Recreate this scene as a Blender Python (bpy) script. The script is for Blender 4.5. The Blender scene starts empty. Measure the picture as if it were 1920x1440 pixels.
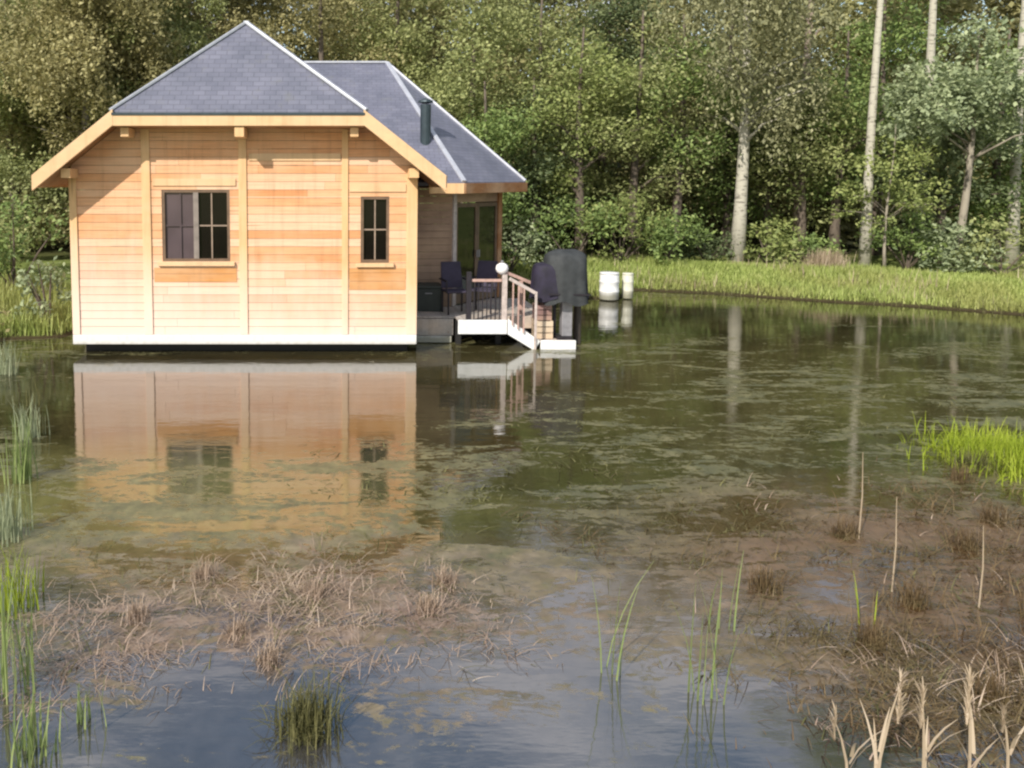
import bpy, math, random
import numpy as np
from mathutils import Vector
R = math.radians
scn = bpy.context.scene
col = scn.collection
rnd = random.Random(7)

# ------------------------------------------------------------------ camera frame (used to survey places on the ground)
PITCH, FPX, CX, CY, CAMZ = R(5), 1500.0, 640.0, 476.0, 3.0
def ray(px, py):
    cp, sp = math.cos(PITCH), math.sin(PITCH)
    xc = (px-CX)/FPX; yc = (CY-py)/FPX
    return (xc, cp+yc*sp, -sp+yc*cp)
def at(px, py, Y):
    d = ray(px, py); t = Y/d[1]
    return Vector((t*d[0], Y, CAMZ+t*d[2]))
def on(px, py, z=0.0):
    d = ray(px, py); t = (z-CAMZ)/d[2]
    return Vector((t*d[0], t*d[1], z))

# ------------------------------------------------------------------ materials
def newmat(name):
    m = bpy.data.materials.new(name); m.use_nodes = True
    nt = m.node_tree
    return m, nt, nt.nodes['Principled BSDF']
def N(nt, typ, **kw):
    n = nt.nodes.new(typ)
    for k, v in kw.items():
        if k.startswith('i_'):
            key = k[2:]
            n.inputs[int(key) if key.isdigit() else key].default_value = v
        else: setattr(n, k, v)
    return n
def ramp(nt, fac, stops, interp='LINEAR'):
    r = N(nt, 'ShaderNodeValToRGB'); r.color_ramp.interpolation = interp
    e = r.color_ramp.elements
    while len(e) < len(stops): e.new(0.5)
    for k, (p, c) in enumerate(stops):
        e[k].position = p; e[k].color = (*c, 1) if len(c) == 3 else c
    nt.links.new(fac, r.inputs[0]); return r.outputs[0]
def mixc(nt, fac, a, b, mode='MIX'):
    m = N(nt, 'ShaderNodeMix', data_type='RGBA', blend_type=mode)
    for s, v in ((m.inputs[0], fac), (m.inputs[6], a), (m.inputs[7], b)):
        if hasattr(v, 'links'): nt.links.new(v, s)
        elif isinstance(v, (int, float)): s.default_value = v
        else: s.default_value = (*v, 1)
    return m.outputs[2]
def math_(nt, op, a, b=0.0, clamp=False):
    m = N(nt, 'ShaderNodeMath', operation=op, use_clamp=clamp)
    for s, v in ((m.inputs[0], a), (m.inputs[1], b)):
        if hasattr(v, 'links'): nt.links.new(v, s)
        else: s.default_value = v
    return m.outputs[0]
def coords(nt, scale=(1, 1, 1), src='Object', rot=(0, 0, 0)):
    tc = N(nt, 'ShaderNodeTexCoord'); mp = N(nt, 'ShaderNodeMapping')
    mp.inputs['Scale'].default_value = scale; mp.inputs['Rotation'].default_value = rot
    nt.links.new(tc.outputs[src], mp.inputs[0]); return mp.outputs[0]
def noise(nt, vec, scale=1.0, detail=4, rough=0.55, dist=0.0):
    n = N(nt, 'ShaderNodeTexNoise'); n.inputs['Scale'].default_value = scale
    n.inputs['Detail'].default_value = detail; n.inputs['Roughness'].default_value = rough
    n.inputs['Distortion'].default_value = dist
    nt.links.new(vec, n.inputs['Vector']); return n.outputs[0]
def bump(nt, b, h, strength=0.3, dist=0.01):
    n = N(nt, 'ShaderNodeBump'); n.inputs['Strength'].default_value = strength; n.inputs['Distance'].default_value = dist
    nt.links.new(h, n.inputs['Height']); nt.links.new(n.outputs[0], b.inputs['Normal'])
def isl(nt):
    return N(nt, 'ShaderNodeNewGeometry').outputs['Random Per Island']

def wood(name, stops, grain=(1.2, 14, 30), rough=0.62, pale_below=None, streak=0.35):
    """boards: a colour per board, grain along one axis, paler towards the bottom and the left when asked"""
    m, nt, b = newmat(name)
    c = ramp(nt, isl(nt), stops)
    g = noise(nt, coords(nt, grain), 1.6, 6, 0.6, 0.4)
    c = mixc(nt, streak, c, ramp(nt, g, [(0.25, (0.35, 0.3, 0.26)), (0.7, (1.15, 1.12, 1.08))]), 'MULTIPLY')
    vk = N(nt, 'ShaderNodeTexVoronoi', feature='F1'); vk.inputs['Scale'].default_value = 1.0
    nt.links.new(coords(nt, tuple(x*0.35 if x < 5 else x*0.45 for x in grain)), vk.inputs['Vector'])
    c = mixc(nt, ramp(nt, vk.outputs['Distance'], [(0.05, (0.65, 0.65, 0.65)), (0.13, (0, 0, 0))]), c, (0.16, 0.07, 0.03))
    st = noise(nt, coords(nt, (5, 5, 0.35)), 1.4, 5, 0.65)
    c = mixc(nt, 0.5, c, ramp(nt, st, [(0.30, (0.62, 0.58, 0.55)), (0.5, (1, 1, 1))]), 'MULTIPLY')
    blot = noise(nt, coords(nt, (0.9, 0.9, 1.6)), 1.3, 3)
    c = mixc(nt, ramp(nt, blot, [(0.42, (0, 0, 0)), (0.7, (0.4, 0.4, 0.4))]), c, (0.80, 0.56, 0.36))
    if pale_below:  # mixes to a paler tone low down and to the left
        sep = N(nt, 'ShaderNodeSeparateXYZ'); nt.links.new(coords(nt), sep.inputs[0])
        h = math_(nt, 'ADD', sep.outputs[2], math_(nt, 'MULTIPLY', noise(nt, coords(nt, (2, 2, 0.6)), 2.2, 4), 0.9))
        h = math_(nt, 'ADD', h, math_(nt, 'MULTIPLY', sep.outputs[0], 0.14))
        mr = N(nt, 'ShaderNodeMapRange'); mr.inputs[1].default_value = pale_below[0]; mr.inputs[2].default_value = pale_below[1]
        mr.inputs[3].default_value = 0.85; mr.inputs[4].default_value = 0.0
        nt.links.new(h, mr.inputs[0])
        c = mixc(nt, mr.outputs[0], c, (0.88, 0.68, 0.57))
    nt.links.new(c, b.inputs['Base Color'])
    b.inputs['Roughness'].default_value = rough; b.inputs['Specular IOR Level'].default_value = 0.3
    bump(nt, b, g, 0.25, 0.004)
    return m
def plain(name, c, rough=0.5, metal=0.0, var=0.25, scale=6.0, bmp=0.1):
    m, nt, b = newmat(name)
    n = noise(nt, coords(nt), scale, 5, 0.6)
    lo = tuple(x*(1-var) for x in c); hi = tuple(min(1, x*(1+var)) for x in c)
    nt.links.new(ramp(nt, n, [(0.3, lo), (0.7, hi)]), b.inputs['Base Color'])
    b.inputs['Roughness'].default_value = rough; b.inputs['Metallic'].default_value = metal
    bump(nt, b, n, bmp, 0.01)
    return m
def foliage(name, stops, big=0.45, hue=None, trans=0.33, gain=3.0, sat=0.88):
    """leaves: colour per leaf, drifting over the crown in large soft clumps"""
    m, nt, b = newmat(name)
    stops = [(p, tuple(min(0.8, x*gain) for x in c)) for p, c in stops]
    n = noise(nt, coords(nt), big, 3, 0.6)
    n2 = noise(nt, coords(nt), big*2.6, 3, 0.6)
    mixn = math_(nt, 'ADD', math_(nt, 'MULTIPLY', n, 0.5), math_(nt, 'MULTIPLY', n2, 0.5))
    f = math_(nt, 'ADD', math_(nt, 'MULTIPLY', isl(nt), 0.42), math_(nt, 'MULTIPLY', mixn, 0.95), True)
    c = ramp(nt, math_(nt, 'SUBTRACT', f, 0.17), stops)
    if hue: c = mixc(nt, ramp(nt, noise(nt, coords(nt), big*0.45, 2), [(0.45, (0, 0, 0)), (0.62, (1, 1, 1))]), c, mixc(nt, 0.5, c, hue))
    hs = N(nt, 'ShaderNodeHueSaturation'); hs.inputs['Saturation'].default_value = sat; nt.links.new(c, hs.inputs['Color']); c = hs.outputs[0]
    nt.links.new(c, b.inputs['Base Color'])
    b.inputs['Roughness'].default_value = 0.55; b.inputs['Specular IOR Level'].default_value = 0.25
    if trans:
        tr = N(nt, 'ShaderNodeBsdfTranslucent'); nt.links.new(c, tr.inputs[0])
        mx = N(nt, 'ShaderNodeMixShader'); mx.inputs[0].default_value = trans
        out = nt.nodes['Material Output']
        nt.links.new(b.outputs[0], mx.inputs[1]); nt.links.new(tr.outputs[0], mx.inputs[2]); nt.links.new(mx.outputs[0], out.inputs[0])
    return m
def bark(name, dark, light, bands=False):
    m, nt, b = newmat(name)
    n = noise(nt, coords(nt, (3, 3, 1.2) if not bands else (2, 2, 7)), 2.2, 6, 0.65)
    c = ramp(nt, n, [(0.36, dark), (0.5 if not bands else 0.46, light), (0.8, tuple(x*1.1 for x in light))])
    nt.links.new(c, b.inputs['Base Color']); b.inputs['Roughness'].default_value = 0.8
    bump(nt, b, n, 0.5, 0.02)
    return m
def slate_mat():
    m, nt, b = newmat('slate')
    br = N(nt, 'ShaderNodeTexBrick', offset=0.5)
    br.inputs['Scale'].default_value = 1.0; br.inputs['Brick Width'].default_value = 0.20; br.inputs['Row Height'].default_value = 0.105
    br.inputs['Mortar Size'].default_value = 0.006; br.inputs['Mortar Smooth'].default_value = 0.2; br.inputs['Bias'].default_value = 0.0
    br.inputs['Color1'].default_value = (0.140, 0.146, 0.192, 1); br.inputs['Color2'].default_value = (0.172, 0.178, 0.228, 1)
    br.inputs['Mortar'].default_value = (0.10, 0.104, 0.135, 1)
    nt.links.new(coords(nt, src='UV'), br.inputs[0])
    n = noise(nt, coords(nt, src='UV'), 1.3, 5, 0.65)
    c = mixc(nt, 0.7, br.outputs[0], ramp(nt, n, [(0.3, (0.62, 0.64, 0.66)), (0.7, (1.25, 1.2, 1.2))]), 'MULTIPLY')
    nt.links.new(c, b.inputs['Base Color'])
    b.inputs['Roughness'].default_value = 0.5; b.inputs['Specular IOR Level'].default_value = 0.45
    moss = noise(nt, coords(nt, src='UV'), 2.6, 7, 0.72)
    c2 = mixc(nt, ramp(nt, moss, [(0.56, (0, 0, 0)), (0.72, (0.45, 0.45, 0.45))]), c, (0.13, 0.135, 0.10))
    nt.links.new(c2, b.inputs['Base Color'])
    bump(nt, b, math_(nt, 'ADD', br.outputs[1], math_(nt, 'MULTIPLY', moss, -0.8)), 0.4, -0.008)
    return m
def glass_mat(name, c, rough=0.04):
    m, nt, b = newmat(name)
    n = noise(nt, coords(nt), 1.5, 2)
    nt.links.new(ramp(nt, n, [(0.3, c), (0.7, tuple(x*1.5 for x in c))]), b.inputs['Base Color'])
    b.inputs['Roughness'].default_value = rough; b.inputs['IOR'].default_value = 1.5
    bump(nt, b, n, 0.03, 0.01)
    return m

def dirty(name, c, rough=0.6, var=0.1, scale=4.0):
    """paint with streaks and a green grey tide line just above the water"""
    m, nt, b = newmat(name)
    n = noise(nt, coords(nt, (3, 3, 0.8)), scale, 6, 0.65)
    cc = ramp(nt, n, [(0.3, tuple(x*0.8 for x in c)), (0.65, c)])
    sep = N(nt, 'ShaderNodeSeparateXYZ'); nt.links.new(coords(nt), sep.inputs[0])
    h = math_(nt, 'ADD', sep.outputs[2], math_(nt, 'MULTIPLY', math_(nt, 'SUBTRACT', n, 0.5), -0.22))
    mr = N(nt, 'ShaderNodeMapRange'); mr.inputs[1].default_value = 0.10; mr.inputs[2].default_value = 0.24; mr.inputs[3].default_value = 0.8; mr.inputs[4].default_value = 0.0
    nt.links.new(h, mr.inputs[0])
    nt.links.new(mixc(nt, mr.outputs[0], cc, (0.20, 0.19, 0.12)), b.inputs['Base Color'])
    b.inputs['Roughness'].default_value = rough; bump(nt, b, n, 0.15, 0.01)
    return m
M = {}
M['board'] = wood('larch_boards', [(0.0, (0.72, 0.32, 0.135)), (0.25, (0.79, 0.41, 0.20)), (0.65, (0.84, 0.48, 0.27)), (1.0, (0.87, 0.57, 0.38))], pale_below=(0.75, 2.3))
M['trim'] = wood('pale_larch_trim', [(0.0, (0.76, 0.47, 0.22)), (1.0, (0.82, 0.55, 0.30))], grain=(14, 14, 1.2), streak=0.2, pale_below=(0.85, 2.4))
M['barge'] = wood('pale_bargeboard', [(0.0, (0.74, 0.48, 0.25)), (1.0, (0.80, 0.57, 0.35))], grain=(2, 10, 4), streak=0.2)
M['infill'] = wood('orange_boards', [(0.0, (0.58, 0.25, 0.07)), (1.0, (0.66, 0.33, 0.12))])
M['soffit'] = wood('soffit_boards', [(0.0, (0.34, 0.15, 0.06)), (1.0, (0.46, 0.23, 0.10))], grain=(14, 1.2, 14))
M['plinth'] = dirty('white_plinth', (0.80, 0.77, 0.73), 0.6, var=0.1, scale=4)
M['shade_wood'] = wood('shaded_boards', [(0.0, (0.34, 0.22, 0.15)), (1.0, (0.46, 0.32, 0.23))], grain=(1.2, 14, 30))  # shade put into the colour: darker boards for walls out of the sun
M['grey_deck'] = wood('weathered_deck', [(0.0, (0.42, 0.39, 0.35)), (1.0, (0.55, 0.50, 0.46))], grain=(14, 1.2, 14))
M['white_paint'] = dirty('white_paint', (0.80, 0.80, 0.78), 0.45)
M['clean_white'] = plain('clean_white_paint', (0.82, 0.81, 0.78), 0.5, var=0.12)
M['slate'] = slate_mat()
M['cap'] = plain('zinc_ridge', (0.52, 0.53, 0.58), 0.45, metal=0.3, var=0.15)
M['zinc'] = plain('dark_zinc', (0.05, 0.07, 0.08), 0.4, metal=0.4)
M['dark'] = plain('underside_black', (0.012, 0.011, 0.010), 0.7)  # near black, so the shade below cabin and deck is in the colour
M['interior'] = plain('dark_room', (0.05, 0.035, 0.02), 0.8)
M['frame'] = plain('window_frame_wood', (0.16, 0.10, 0.06), 0.5)
M['frame_light'] = plain('window_bar_wood', (0.30, 0.22, 0.16), 0.5)
M['glass'] = glass_mat('dark_glass', (0.006, 0.004, 0.004))
M['glass_green'] = glass_mat('reflection_tinted_glass', (0.010, 0.012, 0.006))  # green tint paints reflected greenery into the door panes
M['curtain'] = plain('mauve_curtain', (0.10, 0.075, 0.085), 0.8, var=0.3, scale=9)
M['rail'] = plain('pale_rail_wood', (0.50, 0.42, 0.38), 0.6, scale=12)
M['pinkwood'] = plain('pinkish_post_wood', (0.46, 0.30, 0.25), 0.6, scale=12)
M['iron'] = plain('dark_iron', (0.03, 0.025, 0.03), 0.5, metal=0.3)
M['chair'] = plain('dark_violet_fabric', (0.045, 0.036, 0.06), 0.8)
M['chest'] = plain('dark_green_chest', (0.035, 0.042, 0.034), 0.6)
M['lamp'] = plain('white_globe', (0.88, 0.84, 0.83), 0.3, var=0.04)
M['navy'] = plain('navy_cover_fabric', (0.016, 0.012, 0.028), 0.75, var=0.5, scale=5, bmp=0.4)
M['greyfab'] = plain('charcoal_cover_fabric', (0.034, 0.037, 0.038), 0.75, var=0.4, scale=5, bmp=0.4)
M['grey_metal'] = plain('grey_metal', (0.28, 0.27, 0.28), 0.5, metal=0.2)
M['crate_pale'] = wood('pale_crate_wood', [(0.0, (0.55, 0.43, 0.30)), (1.0, (0.66, 0.54, 0.40))])
M['crate_red'] = wood('reddish_crate_wood', [(0.0, (0.18, 0.10, 0.09)), (1.0, (0.32, 0.20, 0.19))])
M['mooring'] = plain('wet_dark_wood', (0.06, 0.045, 0.035), 0.6, scale=9)
M['drum'] = dirty('white_plastic', (0.84, 0.83, 0.80), 0.4)
M['drum_cream'] = dirty('cream_plastic', (0.70, 0.68, 0.55), 0.4)

# ------------------------------------------------------------------ mesh builder
class MB:
    def __init__(s): s.v = []; s.f = []; s.uv = None
    def poly(s, pts):
        k = len(s.v); s.v += [tuple(p) for p in pts]; s.f.append(tuple(range(k, k+len(pts)))); return s
    def hexa(s, b, t):
        k = len(s.v); s.v += [tuple(p) for p in b] + [tuple(p) for p in t]; n = len(b)
        s.f.append(tuple(range(k+n-1, k-1, -1))); s.f.append(tuple(range(k+n, k+2*n)))
        for i in range(n):
            j = (i+1) % n; s.f.append((k+i, k+j, k+n+j, k+n+i))
        return s
    def box(s, x0, x1, y0, y1, z0, z1):
        return s.hexa([(x0, y0, z0), (x1, y0, z0), (x1, y1, z0), (x0, y1, z0)], [(x0, y0, z1), (x1, y0, z1), (x1, y1, z1), (x0, y1, z1)])
    def bar(s, a, b, w, h, up=(0, 0, 1)):
        a, b = Vector(a), Vector(b); d = (b-a).normalized(); u = Vector(up)
        r = d.cross(u)
        if r.length < 1e-4: r = d.cross(Vector((1, 0, 0)))
        r.normalize(); u = r.cross(d)
        q = [r*w/2+u*h/2, -r*w/2+u*h/2, -r*w/2-u*h/2, r*w/2-u*h/2]
        return s.hexa([a+x for x in q], [b+x for x in q])
    def tube(s, pts, rad, seg=8):
        pts = [Vector(p) for p in pts]; k = len(s.v); n = len(pts)
        for i, p in enumerate(pts):
            d = (pts[min(i+1, n-1)]-pts[max(i-1, 0)]).normalized()
            r = d.cross(Vector((0.3, 1, 0.1))); r.normalize(); u = r.cross(d)
            for j in range(seg):
                a = 2*math.pi*j/seg
                s.v.append(tuple(p+(r*math.cos(a)+u*math.sin(a))*rad[i]))
        for i in range(n-1):
            for j in range(seg):
                q = (j+1) % seg
                s.f.append((k+i*seg+j, k+i*seg+q, k+(i+1)*seg+q, k+(i+1)*seg+j))
        s.f.append(tuple(k+j for j in range(seg-1, -1, -1))); s.f.append(tuple(k+(n-1)*seg+j for j in range(seg)))
        return s
    def lathe(s, c, prof, seg=24):
        k = len(s.v); n = len(prof)
        for r, z in prof:
            for j in range(seg):
                a = 2*math.pi*j/seg; s.v.append((c[0]+r*math.cos(a), c[1]+r*math.sin(a), c[2]+z))
        for i in range(n-1):
            for j in range(seg):
                q = (j+1) % seg
                s.f.append((k+i*seg+j, k+i*seg+q, k+(i+1)*seg+q, k+(i+1)*seg+j))
        s.f.append(tuple(k+j for j in range(seg-1, -1, -1))); s.f.append(tuple(k+(n-1)*seg+j for j in range(seg)))
        return s
    def build(s, name, mat, parent=None, smooth=False, bevel=0.0):
        o = root_loc(parent)
        me = bpy.data.meshes.new(name)
        me.from_pydata([(x-o[0], y-o[1], z-o[2]) for x, y, z in s.v], [], s.f)
        if s.uv:
            uvl = me.uv_layers.new(name='UVMap')
            for i, uv in enumerate(s.uv): uvl.data[i].uv = uv
        if smooth: me.polygons.foreach_set('use_smooth', [True]*len(me.polygons))
        me.materials.append(mat); me.update()
        ob = bpy.data.objects.new(name, me); col.objects.link(ob); ob.parent = parent
        if bevel:
            bv = ob.modifiers.new('bevel', 'BEVEL'); bv.width = bevel; bv.segments = 2; bv.limit_method = 'ANGLE'
        return ob
def root_loc(p):
    if p is None: return (0, 0, 0)
    while p.parent: p = p.parent
    return tuple(p.location)
def raw(name, V, F, mat, parent=None, smooth=False):
    """numpy mesh: V (n,3) local coordinates, F (m,4) quads"""
    me = bpy.data.meshes.new(name); n, m = len(V), len(F); k = F.shape[1]
    me.vertices.add(n); me.vertices.foreach_set('co', np.asarray(V, dtype=np.float32).ravel())
    me.loops.add(m*k); me.loops.foreach_set('vertex_index', np.asarray(F, dtype=np.int32).ravel())
    me.polygons.add(m); me.polygons.foreach_set('loop_start', np.arange(0, m*k, k, dtype=np.int32))
    me.update(calc_edges=True)
    if smooth: me.polygons.foreach_set('use_smooth', [True]*m)
    me.materials.append(mat)
    ob = bpy.data.objects.new(name, me); col.objects.link(ob); ob.parent = parent
    return ob
def tag(o, label=None, cat=None, group=None, kind=None):
    if label: o['label'] = label
    if cat: o['category'] = cat
    if group: o['group'] = group
    if kind: o['kind'] = kind
    return o
def thing(name, label, cat, loc, group=None):
    o = bpy.data.objects.new(name, None); col.objects.link(o); o.location = loc; o.empty_display_size = 0.2
    return tag(o, label, cat, group)

# ------------------------------------------------------------------ the setting: terrain, pond, sky
POND = [(-2.4, 2.4), (-3.9, 6), (-5.5, 10), (-6.7, 13.2), (-6.9, 14.9), (-5.6, 15.7), (-5.4, 17.5), (-5.6, 21), (-3, 24), (3, 24.6), (5.6, 23.6), (6.1, 20.9), (7.3, 20.9),
        (8.1, 22.4), (10, 21.9), (12, 20.8), (13.9, 19.6), (15.6, 18.1), (19, 16.5), (24, 13.5), (23, 10.5), (15, 8.3), (9.5, 7.0), (6.6, 5.4), (4.5, 3.9), (3.5, 2.2), (1, 1.7)]
def shore_dist(X, Y):
    """signed distance to the shoreline, negative over the pond"""
    P = np.array(POND); Q = np.roll(P, -1, 0)
    d = np.full(X.shape, 1e9); inside = np.zeros(X.shape, bool)
    for (ax, ay), (bx, by) in zip(P, Q):
        ex, ey = bx-ax, by-ay
        t = np.clip(((X-ax)*ex+(Y-ay)*ey)/(ex*ex+ey*ey), 0, 1)
        d = np.minimum(d, np.hypot(X-ax-t*ex, Y-ay-t*ey))
        c = ((ay > Y) != (by > Y)) & (X < (bx-ax)*(Y-ay)/(by-ay+1e-12)+ax)
        inside ^= c
    return np.where(inside, -d, d)
def sst(x): x = np.clip(x, 0, 1); return x*x*(3-2*x)
def wob(X, Y): return 0.5*np.sin(X*0.9+1.3*np.sin(Y*0.7))+0.3*np.sin(Y*1.7+X*0.4)+0.25*np.sin(X*2.9+Y*2.1)
def height(X, Y):
    d = shore_dist(X, Y)+0.22*wob(X*1.3, Y*1.3)
    h = -0.55+0.62*sst((d+1.0)/1.15)+0.42*sst(d/2.6)
    h = h+0.05*wob(X*0.8, Y*0.8)*sst(d/1.5)
    h = h+0.17*np.maximum(0, Y-28)*sst((Y-28)/8)+0.05*np.maximum(0, np.abs(X)-22)
    return h+1.0*sst((1.6-Y)/2.5)*(d > 0)
xs = np.concatenate([np.linspace(-400, -40, 16), np.linspace(-35, -12, 16), np.linspace(-11.5, 25, 170), np.linspace(27, 60, 16), np.linspace(70, 400, 14)])
ys = np.concatenate([np.linspace(-120, -8, 8), np.linspace(-5, 0.5, 10), np.linspace(0.8, 29, 140), np.linspace(30, 60, 20), np.linspace(70, 600, 16)])
GX, GY = np.meshgrid(xs, ys)
GZ = np.minimum(height(GX, GY), 26)
V = np.stack([GX, GY, GZ], -1).reshape(-1, 3)
nx, ny = len(xs), len(ys)
I = np.arange(nx*ny).reshape(ny, nx)
F = np.stack([I[:-1, :-1], I[:-1, 1:], I[1:, 1:], I[1:, :-1]], -1).reshape(-1, 4)
m, nt, b = newmat('meadow_ground')
g1 = noise(nt, coords(nt), 0.8, 5); g2 = noise(nt, coords(nt), 7, 5, 0.7)
gc = ramp(nt, g1, [(0.3, (0.14, 0.18, 0.045)), (0.55, (0.22, 0.26, 0.075)), (0.75, (0.28, 0.28, 0.10))])
gc = mixc(nt, 0.6, gc, ramp(nt, g2, [(0.3, (0.5, 0.5, 0.5)), (0.7, (1.2, 1.2, 1.2))]), 'MULTIPLY')
sx = N(nt, 'ShaderNodeSeparateXYZ'); nt.links.new(coords(nt), sx.inputs[0])
mud = N(nt, 'ShaderNodeMapRange'); mud.inputs[1].default_value = 0.02; mud.inputs[2].default_value = 0.2; nt.links.new(sx.outputs[2], mud.inputs[0])
gc = mixc(nt, mud.outputs[0], (0.055, 0.042, 0.022), gc)
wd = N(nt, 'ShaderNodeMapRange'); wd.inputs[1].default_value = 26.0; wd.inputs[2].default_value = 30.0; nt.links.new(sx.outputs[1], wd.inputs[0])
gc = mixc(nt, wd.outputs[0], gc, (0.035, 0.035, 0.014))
nt.links.new(gc, b.inputs['Base Color']); b.inputs['Roughness'].default_value = 0.95; b.inputs['Specular IOR Level'].default_value = 0.1
bump(nt, b, g2, 0.6, 0.05)
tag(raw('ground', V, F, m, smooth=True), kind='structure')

# water: one still sheet, murky, with algae film and silt showing through in places
m, nt, b = newmat('pond_water')
P3 = coords(nt)
sep = N(nt, 'ShaderNodeSeparateXYZ'); nt.links.new(P3, sep.inputs[0])
wx, wy = sep.outputs[0], sep.outputs[1]
def blob(cx, cy, rx, ry, soft=0.35, nz=0.5, sc=1.1):
    """soft irregular patch around (cx, cy)"""
    a = math_(nt, 'POWER', math_(nt, 'ABSOLUTE', math_(nt, 'DIVIDE', math_(nt, 'SUBTRACT', wx, cx), rx)), 2.0)
    c = math_(nt, 'POWER', math_(nt, 'ABSOLUTE', math_(nt, 'DIVIDE', math_(nt, 'SUBTRACT', wy, cy), ry)), 2.0)
    d = math_(nt, 'SQRT', math_(nt, 'ADD', a, c))
    d = math_(nt, 'ADD', d, math_(nt, 'MULTIPLY', math_(nt, 'SUBTRACT', noise(nt, P3, sc, 5, 0.6), 0.5), nz*2))
    r = N(nt, 'ShaderNodeMapRange'); r.inputs[1].default_value = 1-soft; r.inputs[2].default_value = 1+soft; r.inputs[3].default_value = 1; r.inputs[4].default_value = 0
    nt.links.new(d, r.inputs[0]); return r.outputs[0]
nA = noise(nt, coords(nt, (0.55, 1.6, 1)), 1.0, 6, 0.62, 0.3)
wc = ramp(nt, nA, [(0.30, (0.010, 0.010, 0.004)), (0.48, (0.030, 0.026, 0.011)), (0.70, (0.060, 0.050, 0.021))])
film = blob(-1.7, 7.3, 2.3, 1.5, 0.5, 0.3, 0.9)                      # green algae film before the cabin
wc = mixc(nt, math_(nt, 'MULTIPLY', film, 0.8), wc, (0.155, 0.150, 0.052))
olive = blob(6.0, 12.0, 5.5, 3.6, 0.5, 0.5, 0.5)                       # olive weed under the surface, open pond
wc = mixc(nt, math_(nt, 'MULTIPLY', olive, 0.5), wc, (0.095, 0.080, 0.030))
rust = blob(4.9, 5.7, 2.6, 1.9, 0.4, 0.4, 0.9)                         # rusty silt, near bank
wc = mixc(nt, math_(nt, 'MULTIPLY', rust, 0.8), wc, (0.085, 0.042, 0.016))
straw = blob(-0.3, 5.2, 2.5, 1.0, 0.7, 1.1, 1.5)
wc = mixc(nt, math_(nt, 'MULTIPLY', straw, 0.55), wc, (0.15, 0.105, 0.08))
calm = blob(-1.6, 11.6, 3.0, 2.6, 0.3, 0.25, 0.9)                      # clearer water under the cabin front
wc = mixc(nt, math_(nt, 'MULTIPLY', calm, 0.6), wc, (0.035, 0.026, 0.010))
clear = math_(nt, 'MAXIMUM', blob(0.3, 4.1, 2.2, 0.75, 0.6, 0.6, 1.5), blob(-2.1, 5.3, 0.7, 0.5, 0.6, 0.5, 1.5))                        # fewer mats; grey blue stands in for reflected sky by the near bank
wc = mixc(nt, math_(nt, 'MULTIPLY', clear, 0.75), wc, (0.050, 0.050, 0.054))
fine = noise(nt, P3, 9.0, 6, 0.7)
wc = mixc(nt, 0.6, wc, ramp(nt, fine, [(0.3, (0.55, 0.55, 0.55)), (0.7, (1.4, 1.4, 1.4))]), 'MULTIPLY')
nt.links.new(wc, b.inputs['Base Color'])
cov = math_(nt, 'MAXIMUM', math_(nt, 'MULTIPLY', film, 0.5), math_(nt, 'MULTIPLY', rust, 0.4))
rr = N(nt, 'ShaderNodeMapRange'); rr.inputs[3].default_value = 0.035; rr.inputs[4].default_value = 0.12; nt.links.new(cov, rr.inputs[0])
n1 = noise(nt, coords(nt, (0.6, 1.7, 1)), 1.1, 9, 0.70, 0.8)
n2 = noise(nt, coords(nt, (1.6, 2.6, 1)), 5.0, 7, 0.75, 0.4)
mat_f = math_(nt, 'ADD', math_(nt, 'MULTIPLY', n1, 0.62), math_(nt, 'MULTIPLY', n2, 0.38))
mat_f = math_(nt, 'SUBTRACT', mat_f, math_(nt, 'MULTIPLY', math_(nt, 'MAXIMUM', calm, math_(nt, 'MULTIPLY', clear, 0.55)), 0.13))
deep = math_(nt, 'MAXIMUM', blob(10.5, 18.0, 7.5, 3.4, 0.5, 0.6, 0.5), blob(3.0, 12.6, 2.0, 1.9, 0.5, 0.5, 0.8))   # open dark water by the far bank and below the deck
mat_f = math_(nt, 'SUBTRACT', mat_f, math_(nt, 'MULTIPLY', deep, 0.075))
mat_f = math_(nt, 'ADD', mat_f, math_(nt, 'MULTIPLY', math_(nt, 'MAXIMUM', straw, rust), 0.03))
mat_m = ramp(nt, mat_f, [(0.495, (0, 0, 0)), (0.545, (0.9, 0.9, 0.9))])   # floating weed mats
mcol = ramp(nt, noise(nt, P3, 3.2, 6, 0.7), [(0.28, (0.035, 0.045, 0.012)), (0.5, (0.125, 0.118, 0.042)), (0.72, (0.24, 0.21, 0.09))])
mcol = mixc(nt, math_(nt, 'MULTIPLY', rust, 0.8), mcol, (0.16, 0.085, 0.040))
mcol = mixc(nt, math_(nt, 'MULTIPLY', straw, 0.8), mcol, ramp(nt, noise(nt, coords(nt), 2.1, 6, 0.7), [(0.36, (0.085, 0.085, 0.030)), (0.47, (0.20, 0.125, 0.080)), (0.62, (0.36, 0.26, 0.215))]))
mcol = mixc(nt, 0.6, mcol, ramp(nt, fine, [(0.3, (0.5, 0.5, 0.5)), (0.7, (1.4, 1.4, 1.4))]), 'MULTIPLY')
wc = mixc(nt, mat_m, wc, mcol); nt.links.new(wc, b.inputs['Base Color'])
rgh = math_(nt, 'ADD', rr.outputs[0], math_(nt, 'MULTIPLY', mat_m, 0.5), True)
nt.links.new(rgh, b.inputs['Roughness'])
spc = math_(nt, 'SUBTRACT', 0.5, math_(nt, 'MULTIPLY', mat_m, 0.33)); nt.links.new(spc, b.inputs['Specular IOR Level'])
b.inputs['IOR'].default_value = 3.0
bm1 = noise(nt, coords(nt, (1.0, 3.0, 1)), 2.2, 3, 0.5)
bump(nt, b, math_(nt, 'ADD', bm1, math_(nt, 'MULTIPLY', fine, 0.12)), 0.05, 0.05)
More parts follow.
